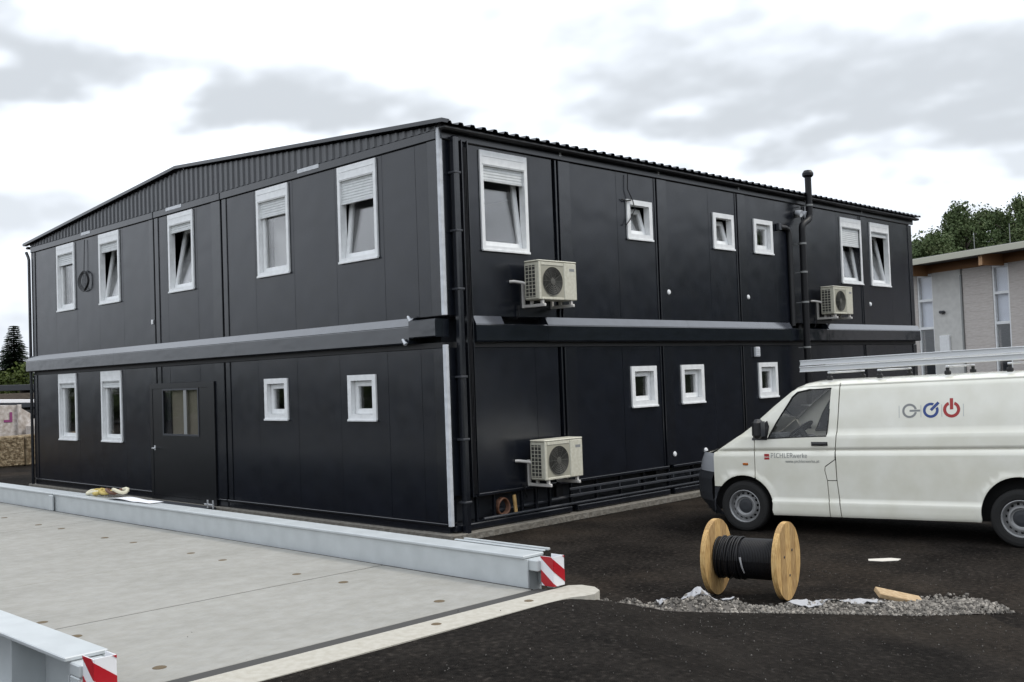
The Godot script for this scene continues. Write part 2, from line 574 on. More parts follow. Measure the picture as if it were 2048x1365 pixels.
func window_part(b: Node, side: int, u0: float, u1: float, y0: float, y1: float, drop: float, tilt: float, curtain := false) -> void:
	# drop > 0: a tall window with a shutter box; its shutter hangs drop below the top
	var w := part("window", b)
	var lo := minf(u0, u1)
	var hi := maxf(u0, u1)
	var tall := drop > 0.0
	var m := 0.062 if tall else 0.085
	var head := 0.215 if tall else m
	var g := Geo.new()
	plate(g, side, Rect2(lo, y0, hi - lo, y1 - y0), Rect2(lo + m, y0 + m, hi - lo - 2 * m, y1 - y0 - m - head), -0.10, 0.016)
	if tall:   # shallow ledges of the shutter box
		fbox(g, side, lo + 0.05, hi - 0.05, y1 - 0.085, y1 - 0.078, 0.0155, 0.021)
		fbox(g, side, lo + 0.05, hi - 0.05, y1 - 0.200, y1 - 0.190, 0.0155, 0.024)
	fbox(g, side, lo - 0.005, hi + 0.005, y0 - 0.02, y0 + 0.012, 0.0, 0.035, 0.004)
	obj("frame", g, M.window_white, w)
	if tall and drop > head + 0.01:
		g = Geo.new()
		var y := y1 - head + 0.01
		var bottom := y1 - drop
		while y - 0.042 > bottom:
			fbox(g, side, lo + m - 0.004, hi - m + 0.004, y - 0.041, y - 0.001, -0.042, -0.022, 0.006)
			y -= 0.042
		fbox(g, side, lo + m - 0.004, hi - m + 0.004, bottom - 0.012, y - 0.001, -0.046, -0.016, 0.006)
		obj("roller_shutter", g, M.shutter_white, w)
	# sash: hinged along its lower edge, top leaning into the room
	var s := Node3D.new()
	s.name = "sash"
	w.add_child(s)
	s.position = F(side, (lo + hi) * 0.5, y0 + m + 0.004, -0.06)
	s.basis = Basis(Vector3.RIGHT, -tilt) if side == 0 else Basis(Vector3.UP, PI / 2) * Basis(Vector3.RIGHT, -tilt)
	var sw := hi - lo - 2 * m - 0.012
	var sh := y1 - y0 - m - head - 0.012 + (0.0 if tall else 0.0)
	var sm := 0.068 if tall else 0.072
	g = Geo.new()
	plate(g, 0, Rect2(-sw / 2, 0, sw, sh), Rect2(-sw / 2 + sm, sm, sw - 2 * sm, sh - 2 * sm), -0.058, 0.0)
	plate(g, 0, Rect2(-sw / 2 + sm - 0.012, sm - 0.012, sw - 2 * sm + 0.024, sh - 2 * sm + 0.024), Rect2(-sw / 2 + sm + 0.006, sm + 0.006, sw - 2 * sm - 0.012, sh - 2 * sm - 0.012), -0.05, -0.012)
	obj("sash_frame", g, M.window_white, s)
	if curtain:
		g = Geo.new()
		var nf := 22
		for i in nf:
			var a := lerpf(lo + 0.03, hi - 0.03, float(i) / nf)
			var c2 := lerpf(lo + 0.03, hi - 0.03, float(i + 1) / nf)
			var wa := -0.30 + (0.022 if i % 2 else -0.022)
			var wb := -0.30 + (-0.022 if i % 2 else 0.022)
			g.quad(F(side, a, y0 - 0.1, wa), F(side, c2, y0 - 0.1, wb), F(side, c2, y1, wb), F(side, a, y1, wa), F(side, 0, 0, 1))
		obj("curtain", g, M.curtain, w)
	for z in [-0.022, -0.042]:
		g = Geo.new()
		g.minmax(Vector3(-sw / 2 + sm, sm, z - 0.002), Vector3(sw / 2 - sm, sh - sm, z + 0.002))
		obj("glass_pane", g, M.pane, s)


func ribbed(g: Geo, p0: Vector3, along: Vector3, across_len: float, up_of: Callable, outward: Vector3, pitch: float, depth: float) -> void:
	# trapezoid sheet: runs along `along` for across_len; up_of(t) gives the two ends of the fold at distance t
	var t := 0.0
	var last := []
	while t < across_len:
		for q in [[0.0, 0.0], [0.30, 0.0], [0.42, 1.0], [0.68, 1.0], [0.80, 0.0]]:
			var tt: float = minf(t + q[0] * pitch, across_len)
			var ends: Array = up_of.call(tt)
			var o: Vector3 = p0 + along * tt + outward * (depth * q[1])
			var now := [o + ends[0], o + ends[1]]
			if last:
				g.quad(last[0], now[0], now[1], last[1], outward)
			last = now
		t += pitch


# ------------------------------------------------------------------ the container building
func building() -> void:
	var b := thing("container_building", "two-storey anthracite container building with white windows and low ribbed gable roof", "building")
	var P: Material = M.anthracite_panel
	var FR: Material = M.anthracite_frame
	var g: Geo
	# windows: [side, u0, u1, y0, y1, drop, tilt]
	var wins := [
		[0, -12.91, -11.97, 4.0, 5.45, 0.44, 0.0, true], [0, -10.73, -9.79, 4.0, 5.45, 0.38, 0.17], [0, -7.71, -6.77, 4.0, 5.45, 0.34, 0.20], [0, -4.62, -3.68, 4.0, 5.45, 0.47, 0.0, true], [0, -2.33, -1.39, 4.0, 5.45, 0.56, 0.12],
		[0, -12.94, -12.0, 1.16, 2.60, 0.30, 0.0], [0, -10.76, -9.82, 1.16, 2.60, 0.33, 0.0], [0, -4.52, -3.84, 1.63, 2.30, 0.0, 0.0], [0, -2.22, -1.54, 1.63, 2.30, 0.0, 0.0],
		[1, 0.75, 1.71, 4.0, 5.42, 0.42, 0.11], [1, 4.07, 4.75, 4.39, 5.04, 0.0, 0.26], [1, 6.58, 7.26, 4.39, 5.04, 0.0, 0.26], [1, 7.96, 8.64, 4.39, 5.04, 0.0, 0.0, true], [1, 11.45, 12.41, 3.95, 5.37, 0.60, 0.14], [1, 12.84, 13.80, 3.95, 5.37, 0.30, 0.19],
		[1, 4.02, 4.70, 1.63, 2.29, 0.0, 0.0], [1, 5.41, 6.09, 1.63, 2.29, 0.0, 0.0], [1, 7.92, 8.60, 1.63, 2.29, 0.0, 0.0],
	]
	for q in wins:
		window_part(b, q[0], q[1], q[2], q[3], q[4], q[5], q[6], q.size() > 7)
	# wall panels, storey by storey: edges of the panels between the posts
	var edges_l := [[-14.16, -13.02, -11.89, -10.78, -9.66, -8.50], [-8.11, -7.79, -6.66, -6.13], [-5.60, -4.72, -3.57, -2.43, -1.27, -0.53, -0.27]]
	var edges_r := []
	for i in 6:
		var a := 0.06 + 2.5 * i
		edges_r.append([[0.50, 1.78, 2.28], [a + 0.14, a + 1.27, a + 2.28], [a + 0.14, a + 1.40, a + 2.28], [a + 0.14, a + 1.20, a + 2.28], [a + 0.14, a + 1.25, a + 2.28], [a + 0.12, a + 1.32, a + 2.30]][i])
	for side in 2:
		var all: Array = edges_l if side == 0 else edges_r
		for storey in 2:
			var y0 := 3.06 if storey == 1 else (0.24 if side == 0 else 0.60)
			var y1 := 5.465 if storey == 1 else 2.615
			for es in all:
				for k in es.size() - 1:
					if side == 0 and storey == 0 and es[0] == -8.11 and k == 1:
						continue       # the doorway
					var a: float = es[k] + 0.0026
					var c: float = es[k + 1] - 0.0026
					var hole = null
					for q in wins:
						if q[0] == side and q[1] > a - 0.3 and q[2] < c + 0.3 and (q[3] > 3.0) == (storey == 1) and (q[1] + q[2]) * 0.5 > a and (q[1] + q[2]) * 0.5 < c:
							hole = Rect2(q[1] + 0.012, q[3] + 0.012, q[2] - q[1] - 0.024, q[4] - q[3] - 0.024)
					g = Geo.new()
					if hole == null:
						fbox(g, side, a, c, y0, y1, -0.12, -0.012, 0.0015)
					else:
						a = minf(a, hole.position.x - 0.02)
						c = maxf(c, hole.end.x + 0.02)
						plate(g, side, Rect2(a, y0, c - a, minf(y1, 99.0) - y0), hole if hole.end.y < y1 - 0.004 else Rect2(hole.position, Vector2(hole.size.x, y1 - 0.006 - hole.position.y)), -0.12, -0.012)
					obj("wall_panel", g, P, b)
	# header panel over the door
	g = Geo.new()
	fbox(g, 0, -7.785, -6.665, 2.30, 2.615, -0.12, -0.012, 0.004)
	obj("wall_panel", g, P, b)
	# posts
	var posts := [[0, -14.38, -14.17], [0, -8.49, -8.32], [0, -8.27, -8.12], [0, -6.12, -5.81], [0, -5.75, -5.61], [0, -0.26, -0.055], [1, 0.055, 0.49]]
	for i in range(1, 6):
		posts.append([1, 2.5 * i - 0.155, 2.5 * i - 0.125])
		posts.append([1, 2.5 * i - 0.075, 2.5 * i + 0.19])
	posts.append([1, 14.87, 15.06])
	for q in posts:
		for storey in 2:
			var y0 := 3.055 if storey == 1 else (0.24 if q[0] == 0 else 0.6)
			g = Geo.new()
			fbox(g, q[0], q[1], q[2], y0, 5.47 if storey == 1 else 2.62, -0.16, 0.004, 0.008)
			obj("post", g, FR, b)
	# dark strips behind the joints between the modules
	for q in [[0, -8.36, -8.25], [0, -5.83, -5.73], [1, 2.3, 2.45], [1, 4.8, 4.95], [1, 7.3, 7.45], [1, 9.8, 9.95], [1, 12.3, 12.45]]:
		g = Geo.new()
		fbox(g, q[0], q[1], q[2], 0.3, 5.5, -0.22, -0.165)
		obj("joint_backing", g, M.black_plastic, b)
	# top beams with pale plates, bottom beams
	for q in [[0, -14.38, -8.30], [0, -8.27, -5.80], [0, -5.77, -0.055]]:
		g = Geo.new()
		fbox(g, 0, q[1], q[2], 5.47, 5.60, -0.16, 0.02, 0.01)
		obj("top_beam", g, FR, b)
		g = Geo.new()
		fbox(g, 0, q[1], q[2], 0.05, 0.205, -0.16, -0.01, 0.01)
		fbox(g, 0, q[1], q[2], 0.207, 0.236, -0.16, 0.022, 0.006)
		obj("bottom_beam", g, FR, b)
	for q in [[-3.36, -2.78], [-7.75, -7.15], [-11.55, -11.1]]:
		g = Geo.new()
		fbox(g, 0, q[0], q[1], 5.535, 5.595, 0.0205, 0.026)
		obj("name_plate", g, M.pale_trim, b)
	for i in 6:
		g = Geo.new()
		fbox(g, 1, 2.5 * i + 0.06, 2.5 * i + 2.44, 5.47, 5.62, -0.16, 0.016, 0.01)
		obj("top_beam", g, FR, b)
		g = Geo.new()
		fbox(g, 1, 2.5 * i + (0.4 if i == 0 else 0.06), 2.5 * i + 2.44, 0.555, 0.597, -0.12, 0.03, 0.006)
		obj("sill_rail", g, FR, b)
		g = Geo.new()
		fbox(g, 1, 2.5 * i + 0.06, 2.5 * i + 2.44, 0.115, 0.205, -0.2, 0.03, 0.012)
		obj("bottom_beam", g, FR, b)
		if i < 5:
			g = Geo.new()
			fbox(g, 1, 2.5 * i + 2.42, 2.5 * i + 2.47, 5.53, 5.60, 0.017, 0.04, 0.006)
			obj("bracket", g, M.pale_trim, b)
	# open plinth of the right facade: back plate and short struts
	g = Geo.new()
	fbox(g, 1, 0.05, 15.05, 0.206, 0.554, -0.34, -0.30)
	obj("plinth_back", g, M.dark_steel, b)
	var us := [0.52, 0.86, 1.42, 1.72, 2.02, 2.5, 3.1, 3.7, 4.3, 5.0, 5.7, 6.4, 7.5, 8.6, 10.0, 12.5, 14.9]
	for u in us:
		g = Geo.new()
		fbox(g, 1, u, u + 0.035, 0.206, 0.554, -0.10, -0.04, 0.006)
		obj("strut", g, FR, b)
	g = Geo.new()
	g.tube([F(1, 0.9, 0.30, -0.14), F(1, 3.2, 0.33, -0.14), F(1, 9.0, 0.35, -0.14)], 0.035, 0.035, 8)
	obj("pipe", g, M.dark_steel, b)
	g = Geo.new()
	g.tube([F(1, 0.6, 0.235, 0.0), F(1, 1.6, 0.235, -0.02), F(1, 6.8, 0.24, -0.02)], 0.022, 0.022, 8)
	obj("pipe", g, M.dark_steel, b)
	# floors, ceilings and the two hidden walls close the rooms
	for q in [[0.12, 0.235, "floor_slab"], [2.63, 3.04, "floor_slab"], [5.50, 5.60, "ceiling_slab"]]:
		g = Geo.new()
		g.minmax(Vector3(-14.15, q[0], -14.85), Vector3(-0.36, q[1], -0.24))
		obj(q[2], g, M.dark_steel, b)
	g = Geo.new()
	g.minmax(Vector3(-14.38, 0.1, -15.06), Vector3(-14.20, 5.6, -0.18))
	obj("side_wall", g, P, b)
	g = Geo.new()
	g.minmax(Vector3(-14.19, 0.1, -15.06), Vector3(-0.18, 5.6, -14.9))
	obj("rear_wall", g, P, b)
	for q in [[-14.18, -8.0, -4.4], [-5.8, -0.36, -4.4]]:
		g = Geo.new()
		g.minmax(Vector3(q[0], 0.24, q[2] - 0.1), Vector3(q[1], 5.49, q[2]))
		obj("partition", g, M.dark_steel, b)
	# the band between the storeys: a sloped flashing over an upright face
	var prof := PackedVector2Array([Vector2(-0.10, 3.054), Vector2(0.025, 3.054), Vector2(0.112, 2.940), Vector2(0.120, 2.928), Vector2(0.124, 2.715), Vector2(0.110, 2.695), Vector2(-0.10, 2.695)])
	var flat_prof := PackedVector2Array([Vector2(-0.10, 2.945), Vector2(0.11, 2.945), Vector2(0.125, 2.93), Vector2(0.125, 2.715), Vector2(0.115, 2.70), Vector2(-0.10, 2.70)])
	# extruded along the facade; xf maps (w, y, along)
	for q in [[-14.50, -9.9], [-9.896, -5.2], [-5.196, -0.62]]:
		g = Geo.new()
		g.prism(prof, q[0], q[1], Transform3D(Basis(Vector3(0, 0, 1), Vector3(0, 1, 0), Vector3(1, 0, 0)), Vector3.ZERO))
		obj("band_flashing", g, M.anthracite_flashing, b)
	g = Geo.new()
	g.prism(flat_prof, -0.60, -0.045, Transform3D(Basis(Vector3(0, 0, 1.12), Vector3(0, 1, 0), Vector3(1, 0, 0)), Vector3(0, 0.07, 0)))
	obj("band_end", g, M.anthracite_flashing, b)
	prof = PackedVector2Array([Vector2(-0.10, 3.054), Vector2(0.015, 3.054), Vector2(0.076, 2.940), Vector2(0.082, 2.928), Vector2(0.084, 2.715), Vector2(0.074, 2.695), Vector2(-0.10, 2.695)])
	flat_prof = PackedVector2Array([Vector2(-0.10, 2.945), Vector2(0.070, 2.945), Vector2(0.080, 2.93), Vector2(0.080, 2.715), Vector2(0.072, 2.70), Vector2(-0.10, 2.70)])
	for q in [[0.51, 1.06, prof], [1.064, 1.98, flat_prof], [1.984, 5.6, prof], [5.604, 9.12, prof], [9.124, 10.62, flat_prof], [10.624, 15.12, prof]]:
		g = Geo.new()
		g.prism(q[2], q[0], q[1], Transform3D(Basis(Vector3(1, 0, 0), Vector3(0, 1, 0), Vector3(0, 0, -1)), Vector3.ZERO))
		obj("band_flashing", g, M.anthracite_flashing, b)
	# zinc strip lying on each slope
	for q in [[-14.50, -9.9], [-9.896, -5.2], [-5.196, -0.62]]:
		g = Geo.new()
		g.prism(PackedVector2Array([Vector2(0.0265, 3.0565), Vector2(0.1145, 2.9415), Vector2(0.1175, 2.9440), Vector2(0.0290, 3.0590)]), q[0], q[1], Transform3D(Basis(Vector3(0, 0, 1), Vector3(0, 1, 0), Vector3(1, 0, 0)), Vector3.ZERO))
		obj("zinc_strip", g, M.zinc, b)
	for q in [[0.51, 1.06], [1.984, 5.6], [5.604, 9.12], [10.624, 15.12]]:
		g = Geo.new()
		g.prism(PackedVector2Array([Vector2(0.0165, 3.0565), Vector2(0.0775, 2.9415), Vector2(0.0805, 2.9440), Vector2(0.0190, 3.0590)]), q[0], q[1], Transform3D(Basis(Vector3(1, 0, 0), Vector3(0, 1, 0), Vector3(0, 0, -1)), Vector3.ZERO))
		obj("zinc_strip", g, M.zinc, b)
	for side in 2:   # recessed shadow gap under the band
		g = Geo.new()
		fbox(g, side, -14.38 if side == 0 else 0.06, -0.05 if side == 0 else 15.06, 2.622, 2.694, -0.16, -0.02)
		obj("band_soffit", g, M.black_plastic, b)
	for q in [[-0.66, 3.05, 0.05], [-0.69, 2.73, 0.13]]:
		g = Geo.new()
		g.tube([F(0, q[0] - 0.03, q[1] + 0.03, q[2] + 0.02), F(0, q[0] + 0.05, q[1] - 0.02, q[2] + 0.05)], 0.018, 0.022, 8)
		g.tube([F(0, q[0] + 0.05, q[1] - 0.02, q[2] + 0.05), F(0, q[0] + 0.07, q[1] - 0.04, q[2] + 0.05)], 0.028, 0.028, 8)
		obj("fixing_bolt", g, M.pale_trim, b)
	# pale corner trims
	for q in [[3.06, 5.63], [0.20, 2.66]]:
		g = Geo.new()
		g.minmax(Vector3(-0.05, q[0], -0.048), Vector3(0.012, q[1], 0.014), 0.006)
		obj("corner_trim", g, M.pale_trim, b)
	# gable cladding
	var slope := (6.20 - 5.62) / 7.2
	g = Geo.new()
	ribbed(g, Vector3(-14.40, 5.602, 0.0), Vector3.RIGHT, 14.36, func(t: float) -> Array: return [Vector3.ZERO, Vector3(0, maxf(0.012, 0.042 + slope * minf(t, 14.4 - t)), 0)], Vector3(0, 0, 1), 0.172, 0.022)
	obj("gable_cladding", g, M.anthracite_roof, b)
	# roof sheets, ridge along z
	for s in [-1.0, 1.0]:
		g = Geo.new()
		var down := Vector3(s * 7.40, -slope * 7.40, 0)
		ribbed(g, Vector3(-7.2, 6.245, 0.10), Vector3(0, 0, -1), 15.30, func(_t: float) -> Array: return [Vector3.ZERO, down], Vector3(s * slope, 1, 0).normalized(), 0.219, 0.038)
		obj("roof_sheet", g, M.anthracite_roof, b)
		# verge trim over the gable
		g = Geo.new()
		var a := Vector3(-7.2, 6.27, 0.09)
		var e := a + down
		g.quad(a + Vector3(0, -0.025, 0.022), e + Vector3(0, -0.025, 0.022), e + Vector3(0, 0.03, 0.022), a + Vector3(0, 0.03, 0.022), Vector3(0, 0, 1))
		g.quad(a + Vector3(0, 0.03, 0.022), e + Vector3(0, 0.03, 0.022), e + Vector3(0, 0.03, -0.12), a + Vector3(0, 0.03, -0.12), Vector3.UP)
		g.quad(a + Vector3(0, -0.025, 0.022), e + Vector3(0, -0.025, 0.022), e + Vector3(0, -0.025, -0.08), a + Vector3(0, -0.025, -0.08), Vector3.DOWN)
		g.quad(e + Vector3(0, -0.025, 0.022), e + Vector3(0, 0.03, 0.022), e + Vector3(0, 0.03, -0.12), e + Vector3(0, -0.025, -0.08), Vector3(s, 0, 0))
		obj("verge_trim", g, M.anthracite_frame, b)
		g = Geo.new()
		var xg: float = -7.2 + s * 7.32
		g.minmax(Vector3(xg - 0.075, 5.575, -15.18), Vector3(xg + 0.05, 5.63, 0.05), 0.02)
		obj("gutter", g, M.black_plastic, b)
		g = Geo.new()
		g.minmax(Vector3(xg - s * 0.10 - 0.02, 5.48, -15.1), Vector3(xg - s * 0.10 + 0.015, 5.655, -0.02))
		obj("fascia", g, M.anthracite_roof, b)
	# soffit gap closers along the eaves (under the sheet ribs)
	g = Geo.new()
	fbox(g, 1, 0.0, 15.1, 5.62, 5.66, -0.3, 0.06)
	obj("eave_board", g, M.black_plastic, b)
	# pale plates under the eave
	for u in [1.5, 3.35, 5.9, 8.4]:
		g = Geo.new()
		fbox(g, 1, u, u + 0.55, 5.50, 5.545, 0.0165, 0.021)
		obj("name_plate", g, M.dark_steel, b)
	# downpipe with clamps at the corner, and at the far left
	g = Geo.new()
	g.minmax(Vector3(0.035, 0.02, -0.255), Vector3(0.135, 5.52, -0.155), 0.02)
	obj("downpipe", g, M.anthracite_frame, b)
	for y in [0.5, 1.35, 2.2, 3.4, 4.2, 5.0]:
		g = Geo.new()
		g.minmax(Vector3(0.004, y, -0.268), Vector3(0.142, y + 0.03, -0.142), 0.006)
		obj("pipe_clamp", g, M.dark_steel, b)
	g = Geo.new()
	g.tube([Vector3(-14.52, 5.5, 0.06), Vector3(-14.48, 5.38, 0.03), Vector3(-14.44, 5.3, 0.03), Vector3(-14.44, 0.05, 0.03)], 0.035, 0.035, 8)
	obj("downpipe", g, M.anthracite_frame, b)
	# vertical cable tray beside the downpipe
	g = Geo.new()
	for u in [0.365, 0.475]:
		fbox(g, 1, u, u + 0.018, 0.56, 5.5, 0.006, 0.055, 0.003)
	obj("tray_rail", g, M.anthracite_frame, b)
	var yy := 0.7
	while yy < 5.45:
		g = Geo.new()
		fbox(g, 1, 0.384, 0.474, yy, yy + 0.022, 0.012, 0.032)
		obj("tray_rung", g, M.dark_steel, b)
		yy += 0.31
	for k in 3:
		g = Geo.new()
		var pts := []
		for i in 13:
			pts.append(F(1, 0.40 + 0.026 * k + 0.004 * sin(i * 1.7 + k), 0.6 + i * 0.4, 0.042))
		g.tube(pts, 0.009, 0.009, 6)
		obj("cable", g, M.cable_black, b)
	# door: a dark framed leaf standing proud in the middle module
	var d := part("door", b)
	g = Geo.new()
	plate(g, 0, Rect2(-8.55, 0.10, 2.427, 2.20), Rect2(-8.45, 0.18, 2.11, 2.02), 0.005, 0.032)
	obj("door_frame", g, M.door_coat, d)
	g = Geo.new()
	plate(g, 0, Rect2(-8.445, 0.185, 2.10, 2.01), Rect2(-8.02, 1.34, 1.32, 0.83), 0.006, 0.026)
	obj("leaf", g, M.door_coat, d)
	g = Geo.new()
	plate(g, 0, Rect2(-8.045, 1.315, 1.37, 0.88), Rect2(-8.01, 1.35, 1.30, 0.81), 0.0265, 0.036)
	obj("glazing_bead", g, M.dark_steel, d)
	g = Geo.new()
	g.minmax(Vector3(-8.02, 1.34, 0.010), Vector3(-6.70, 2.17, 0.016))
	obj("glass_pane", g, M.pane, d)
	g = Geo.new()
	g.minmax(Vector3(-7.24, 1.345, 0.018), Vector3(-7.13, 2.165, 0.030), 0.004)
	obj("grey_mullion", g, M.print_grey, d)
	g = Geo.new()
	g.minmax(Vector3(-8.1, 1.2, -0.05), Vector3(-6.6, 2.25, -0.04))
	obj("reflection_board", g, M.door_reflection_board, d)  # added khaki board: its colour stands in for the yard reflected in the pane
	g = Geo.new()
	g.tube([Vector3(-8.39, 1.07, 0.026), Vector3(-8.39, 1.07, 0.085), Vector3(-8.27, 1.07, 0.09)], 0.013, 0.013, 8)
	obj("handle", g, M.aluminium, d)
	g = Geo.new()
	g.minmax(Vector3(-8.415, 1.03, 0.0265), Vector3(-8.365, 1.12, 0.034), 0.003)
	obj("handle_plate", g, M.aluminium, d)
	g = Geo.new()
	g.minmax(Vector3(-8.36, 0.02, 0.085), Vector3(-6.05, 0.0995, 0.40), 0.01)
	obj("door_step", g, M.dark_steel, d)
	# small outlet caps on the right facade
	for q in [[5.15, 3.54], [7.67, 3.53], [12.73, 3.52], [5.13, 0.78], [6.07, 0.77]]:
		g = Geo.new()
		g.lathe([Vector2(0, 0.035), Vector2(0.035, 0.03), Vector2(0.048, 0.012), Vector2(0.048, 0.0)], 14, Transform3D(Basis(Vector3(0, 1, 0), Vector3(1, 0, 0), Vector3(0, 0, 1)), F(1, q[0], q[1], -0.011)))
		obj("outlet_cap", g, M.window_white, b)
	g = Geo.new()
	fbox(g, 1, 7.79, 7.94, 2.40, 2.59, -0.011, 0.05, 0.012)
	for k in 4:
		fbox(g, 1, 7.805, 7.925, 2.425 + k * 0.038, 2.437 + k * 0.038, 0.0505, 0.056)
	obj("vent_cover", g, M.pale_trim, b)
	# small socket plate on the left facade
	g = Geo.new()
	fbox(g, 0, -8.43, -8.37, 3.44, 3.53, 0.0045, 0.03, 0.006)
	obj("socket_plate", g, M.window_white, b)


func fixtures() -> void:
	var g: Geo
	# soil stack with an offset under the eave
	var s := thing("vent_pipe", "black vent pipe with an offset bend rising past the eave, capped", "pipe", Vector3(0.2, 0, -9.45))
	g = Geo.new()
	g.tube([Vector3(0, 0.3, 0), Vector3(0, 2.4, 0), Vector3(0, 4.92, 0), Vector3(0, 5.0, -0.02), Vector3(0, 5.06, -0.10), Vector3(0, 5.10, -0.20), Vector3(0, 5.16, -0.30), Vector3(0, 5.24, -0.33), Vector3(0, 6.02, -0.335)], 0.066, 0.066, 14)
	obj("shaft", g, M.cable_black, s)
	g = Geo.new()
	g.lathe([Vector2(0.0, 0.13), Vector2(0.075, 0.115), Vector2(0.112, 0.06), Vector2(0.112, 0.01), Vector2(0.085, -0.02), Vector2(0.0, -0.02)], 16, Transform3D(Basis(), Vector3(0, 6.03, -0.335)))
	obj("cap", g, M.cable_black, s)
	for q in [[1.4, 0.0], [2.55, 0.0], [3.45, 0.0], [4.05, 0.0], [4.62, 0.0], [5.42, -0.334]]:
		g = Geo.new()
		g.lathe([Vector2(0.066, 0.0), Vector2(0.074, 0.0), Vector2(0.074, 0.035), Vector2(0.066, 0.035)], 14, Transform3D(Basis(), Vector3(0, q[0], q[1])))
		g.minmax(Vector3(-0.19, q[0] + 0.01, q[1] - 0.01), Vector3(-0.06, q[0] + 0.025, q[1] + 0.01))
		obj("pipe_clamp", g, M.print_grey, s)
	# cable duct that bends down beside it
	var dct := thing("cable_duct", "dark rounded cable duct bending down the wall beside the vent pipe", "duct", Vector3(0.03, 0, -9.25))
	g = Geo.new()
	g.tube([Vector3(0, 4.95, 0.36), Vector3(0, 4.95, 0.14), Vector3(0, 4.92, 0.05), Vector3(0, 4.84, 0.0), Vector3(0, 3.0, 0.0)], 0.05, 0.05, 10)
	obj("duct_run", g, M.black_plastic, dct)
	g = Geo.new()
	g.minmax(Vector3(-0.035, 4.88, 0.35), Vector3(0.04, 5.02, 0.45), 0.01)
	obj("junction_box", g, M.dark_steel, dct)
	# twin wall lamp under the eave
	var lp := thing("wall_spotlight", "small grey twin-head spotlight on the wall under the eave by the vent pipe", "light", F(1, 9.63, 5.27, 0.0))
	g = Geo.new()
	g.minmax(Vector3(-0.011, -0.06, -0.05), Vector3(0.03, 0.06, 0.05), 0.008)
	obj("mount", g, M.print_grey, lp)
	for z in [-0.10, 0.10]:
		g = Geo.new()
		g.lathe([Vector2(0.0, 0.0), Vector2(0.045, 0.0), Vector2(0.07, 0.10), Vector2(0.07, 0.13), Vector2(0.0, 0.12)], 14, Transform3D(Basis(Vector3(0, 0, 1), Vector3(0.9, -0.3, z * 2.0).normalized(), Vector3(0, 1, 0)).orthonormalized(), Vector3(0.04, 0.02, z)))
		obj("lamp_head", g, M.pale_trim, lp)
	# hanging cable by the first small upper window
	var hc := thing("loose_cable", "thin black cable hooked round the corner of a small open window", "cable", F(1, 4.08, 4.9, 0.03))
	g = Geo.new()
	g.tube([Vector3(0, 0.55, -0.02), Vector3(0.0, 0.3, 0.0), Vector3(0.02, 0.12, -0.10), Vector3(0.03, -0.02, -0.14), Vector3(0.02, -0.20, -0.02), Vector3(0, -0.30, 0.07), Vector3(0, -0.28, 0.10)], 0.009, 0.009, 6)
	obj("cable_run", g, M.cable_black, hc)
	g = Geo.new()
	g.tube([Vector3(-0.02, 0.12, 0.14), Vector3(0.0, 0.10, 0.05), Vector3(0.02, 0.12, -0.06)], 0.012, 0.012, 6)
	obj("cable_run", g, M.cable_black, hc)
	# coil hanging between two upper windows of the gable side
	var cc := thing("cable_coil", "coil of thin dark cable hanging on the wall between two upper windows", "cable", F(0, -11.45, 4.55, 0.03))
	g = Geo.new()
	g.tube([Vector3(0.06, 0.88, -0.01), Vector3(0.05, 0.5, 0.0), Vector3(0.03, 0.22, 0.0)], 0.008, 0.008, 6)
	obj("lead", g, M.cable_black, cc)
	for k in 3:
		g = Geo.new()
		var pts := []
		for i in 21:
			var a := TAU * i / 20.0
			pts.append(Vector3(sin(a) * (0.26 - 0.05 * k) + 0.04 * k, cos(a) * (0.22 - 0.02 * k), 0.012 * k + 0.01 * sin(a * 3)))
		g.tube(pts, 0.009, 0.009, 6, false)
		obj("loop", g, M.cable_black, cc)
	# horizontal cable tray along the plinth
	var ct := thing("cable_tray", "dark ladder cable tray running along the foot of the wall toward the van", "tray", F(1, 2.3, 0.36, 0.10))
	for y in [0.0, 0.10]:
		g = Geo.new()
		g.minmax(Vector3(-0.01, y, -7.2), Vector3(0.012, y + 0.035, 0.0), 0.003)
		obj("rail", g, M.dark_steel, ct)
	for k in 15:
		g = Geo.new()
		g.minmax(Vector3(-0.008, 0.036, -0.24 - 0.48 * k), Vector3(0.010, 0.0995, -0.215 - 0.48 * k))
		obj("rung", g, M.dark_steel, ct)
		if k % 3 == 0:
			g = Geo.new()
			g.minmax(Vector3(-0.11, 0.01, -0.30 - 0.48 * k), Vector3(-0.012, 0.03, -0.27 - 0.48 * k))
			obj("arm", g, M.dark_steel, ct)
	g = Geo.new()
	g.minmax(Vector3(0.013, 0.04, -4.42), Vector3(0.02, 0.09, -4.2))
	obj("tag_plate", g, M.window_white, ct)
	# hose ring and a stick in the plinth
	var hr := thing("hose_coil", "small orange-brown hose coil lying in the open plinth by the downpipe", "hose", F(1, 1.02, 0.36, -0.02))
	for k in 3:
		g = Geo.new()
		var pts := []
		for i in 17:
			var a := TAU * i / 16.0
			pts.append(Vector3(-0.03 * k + 0.012 * sin(2 * a), sin(a) * 0.115, cos(a) * 0.115))
		g.tube(pts, 0.016, 0.016, 7, false)
		obj("loop", g, M.hose_orange, hr)
	var st := Geo.new()
	st.box(Vector3(0.0, 0.0, 0.0), Vector3(0.03, 0.25, 0.05), 0.004, Basis(Vector3(1, 0, 0), 0.12))
	var so := obj("timber_stick", st, M.drum_wood)
	so.position = F(1, 1.24, 0.38, -0.01)
	tag(so, "short pale timber stick upright in the plinth beside the hose coil", "wood")


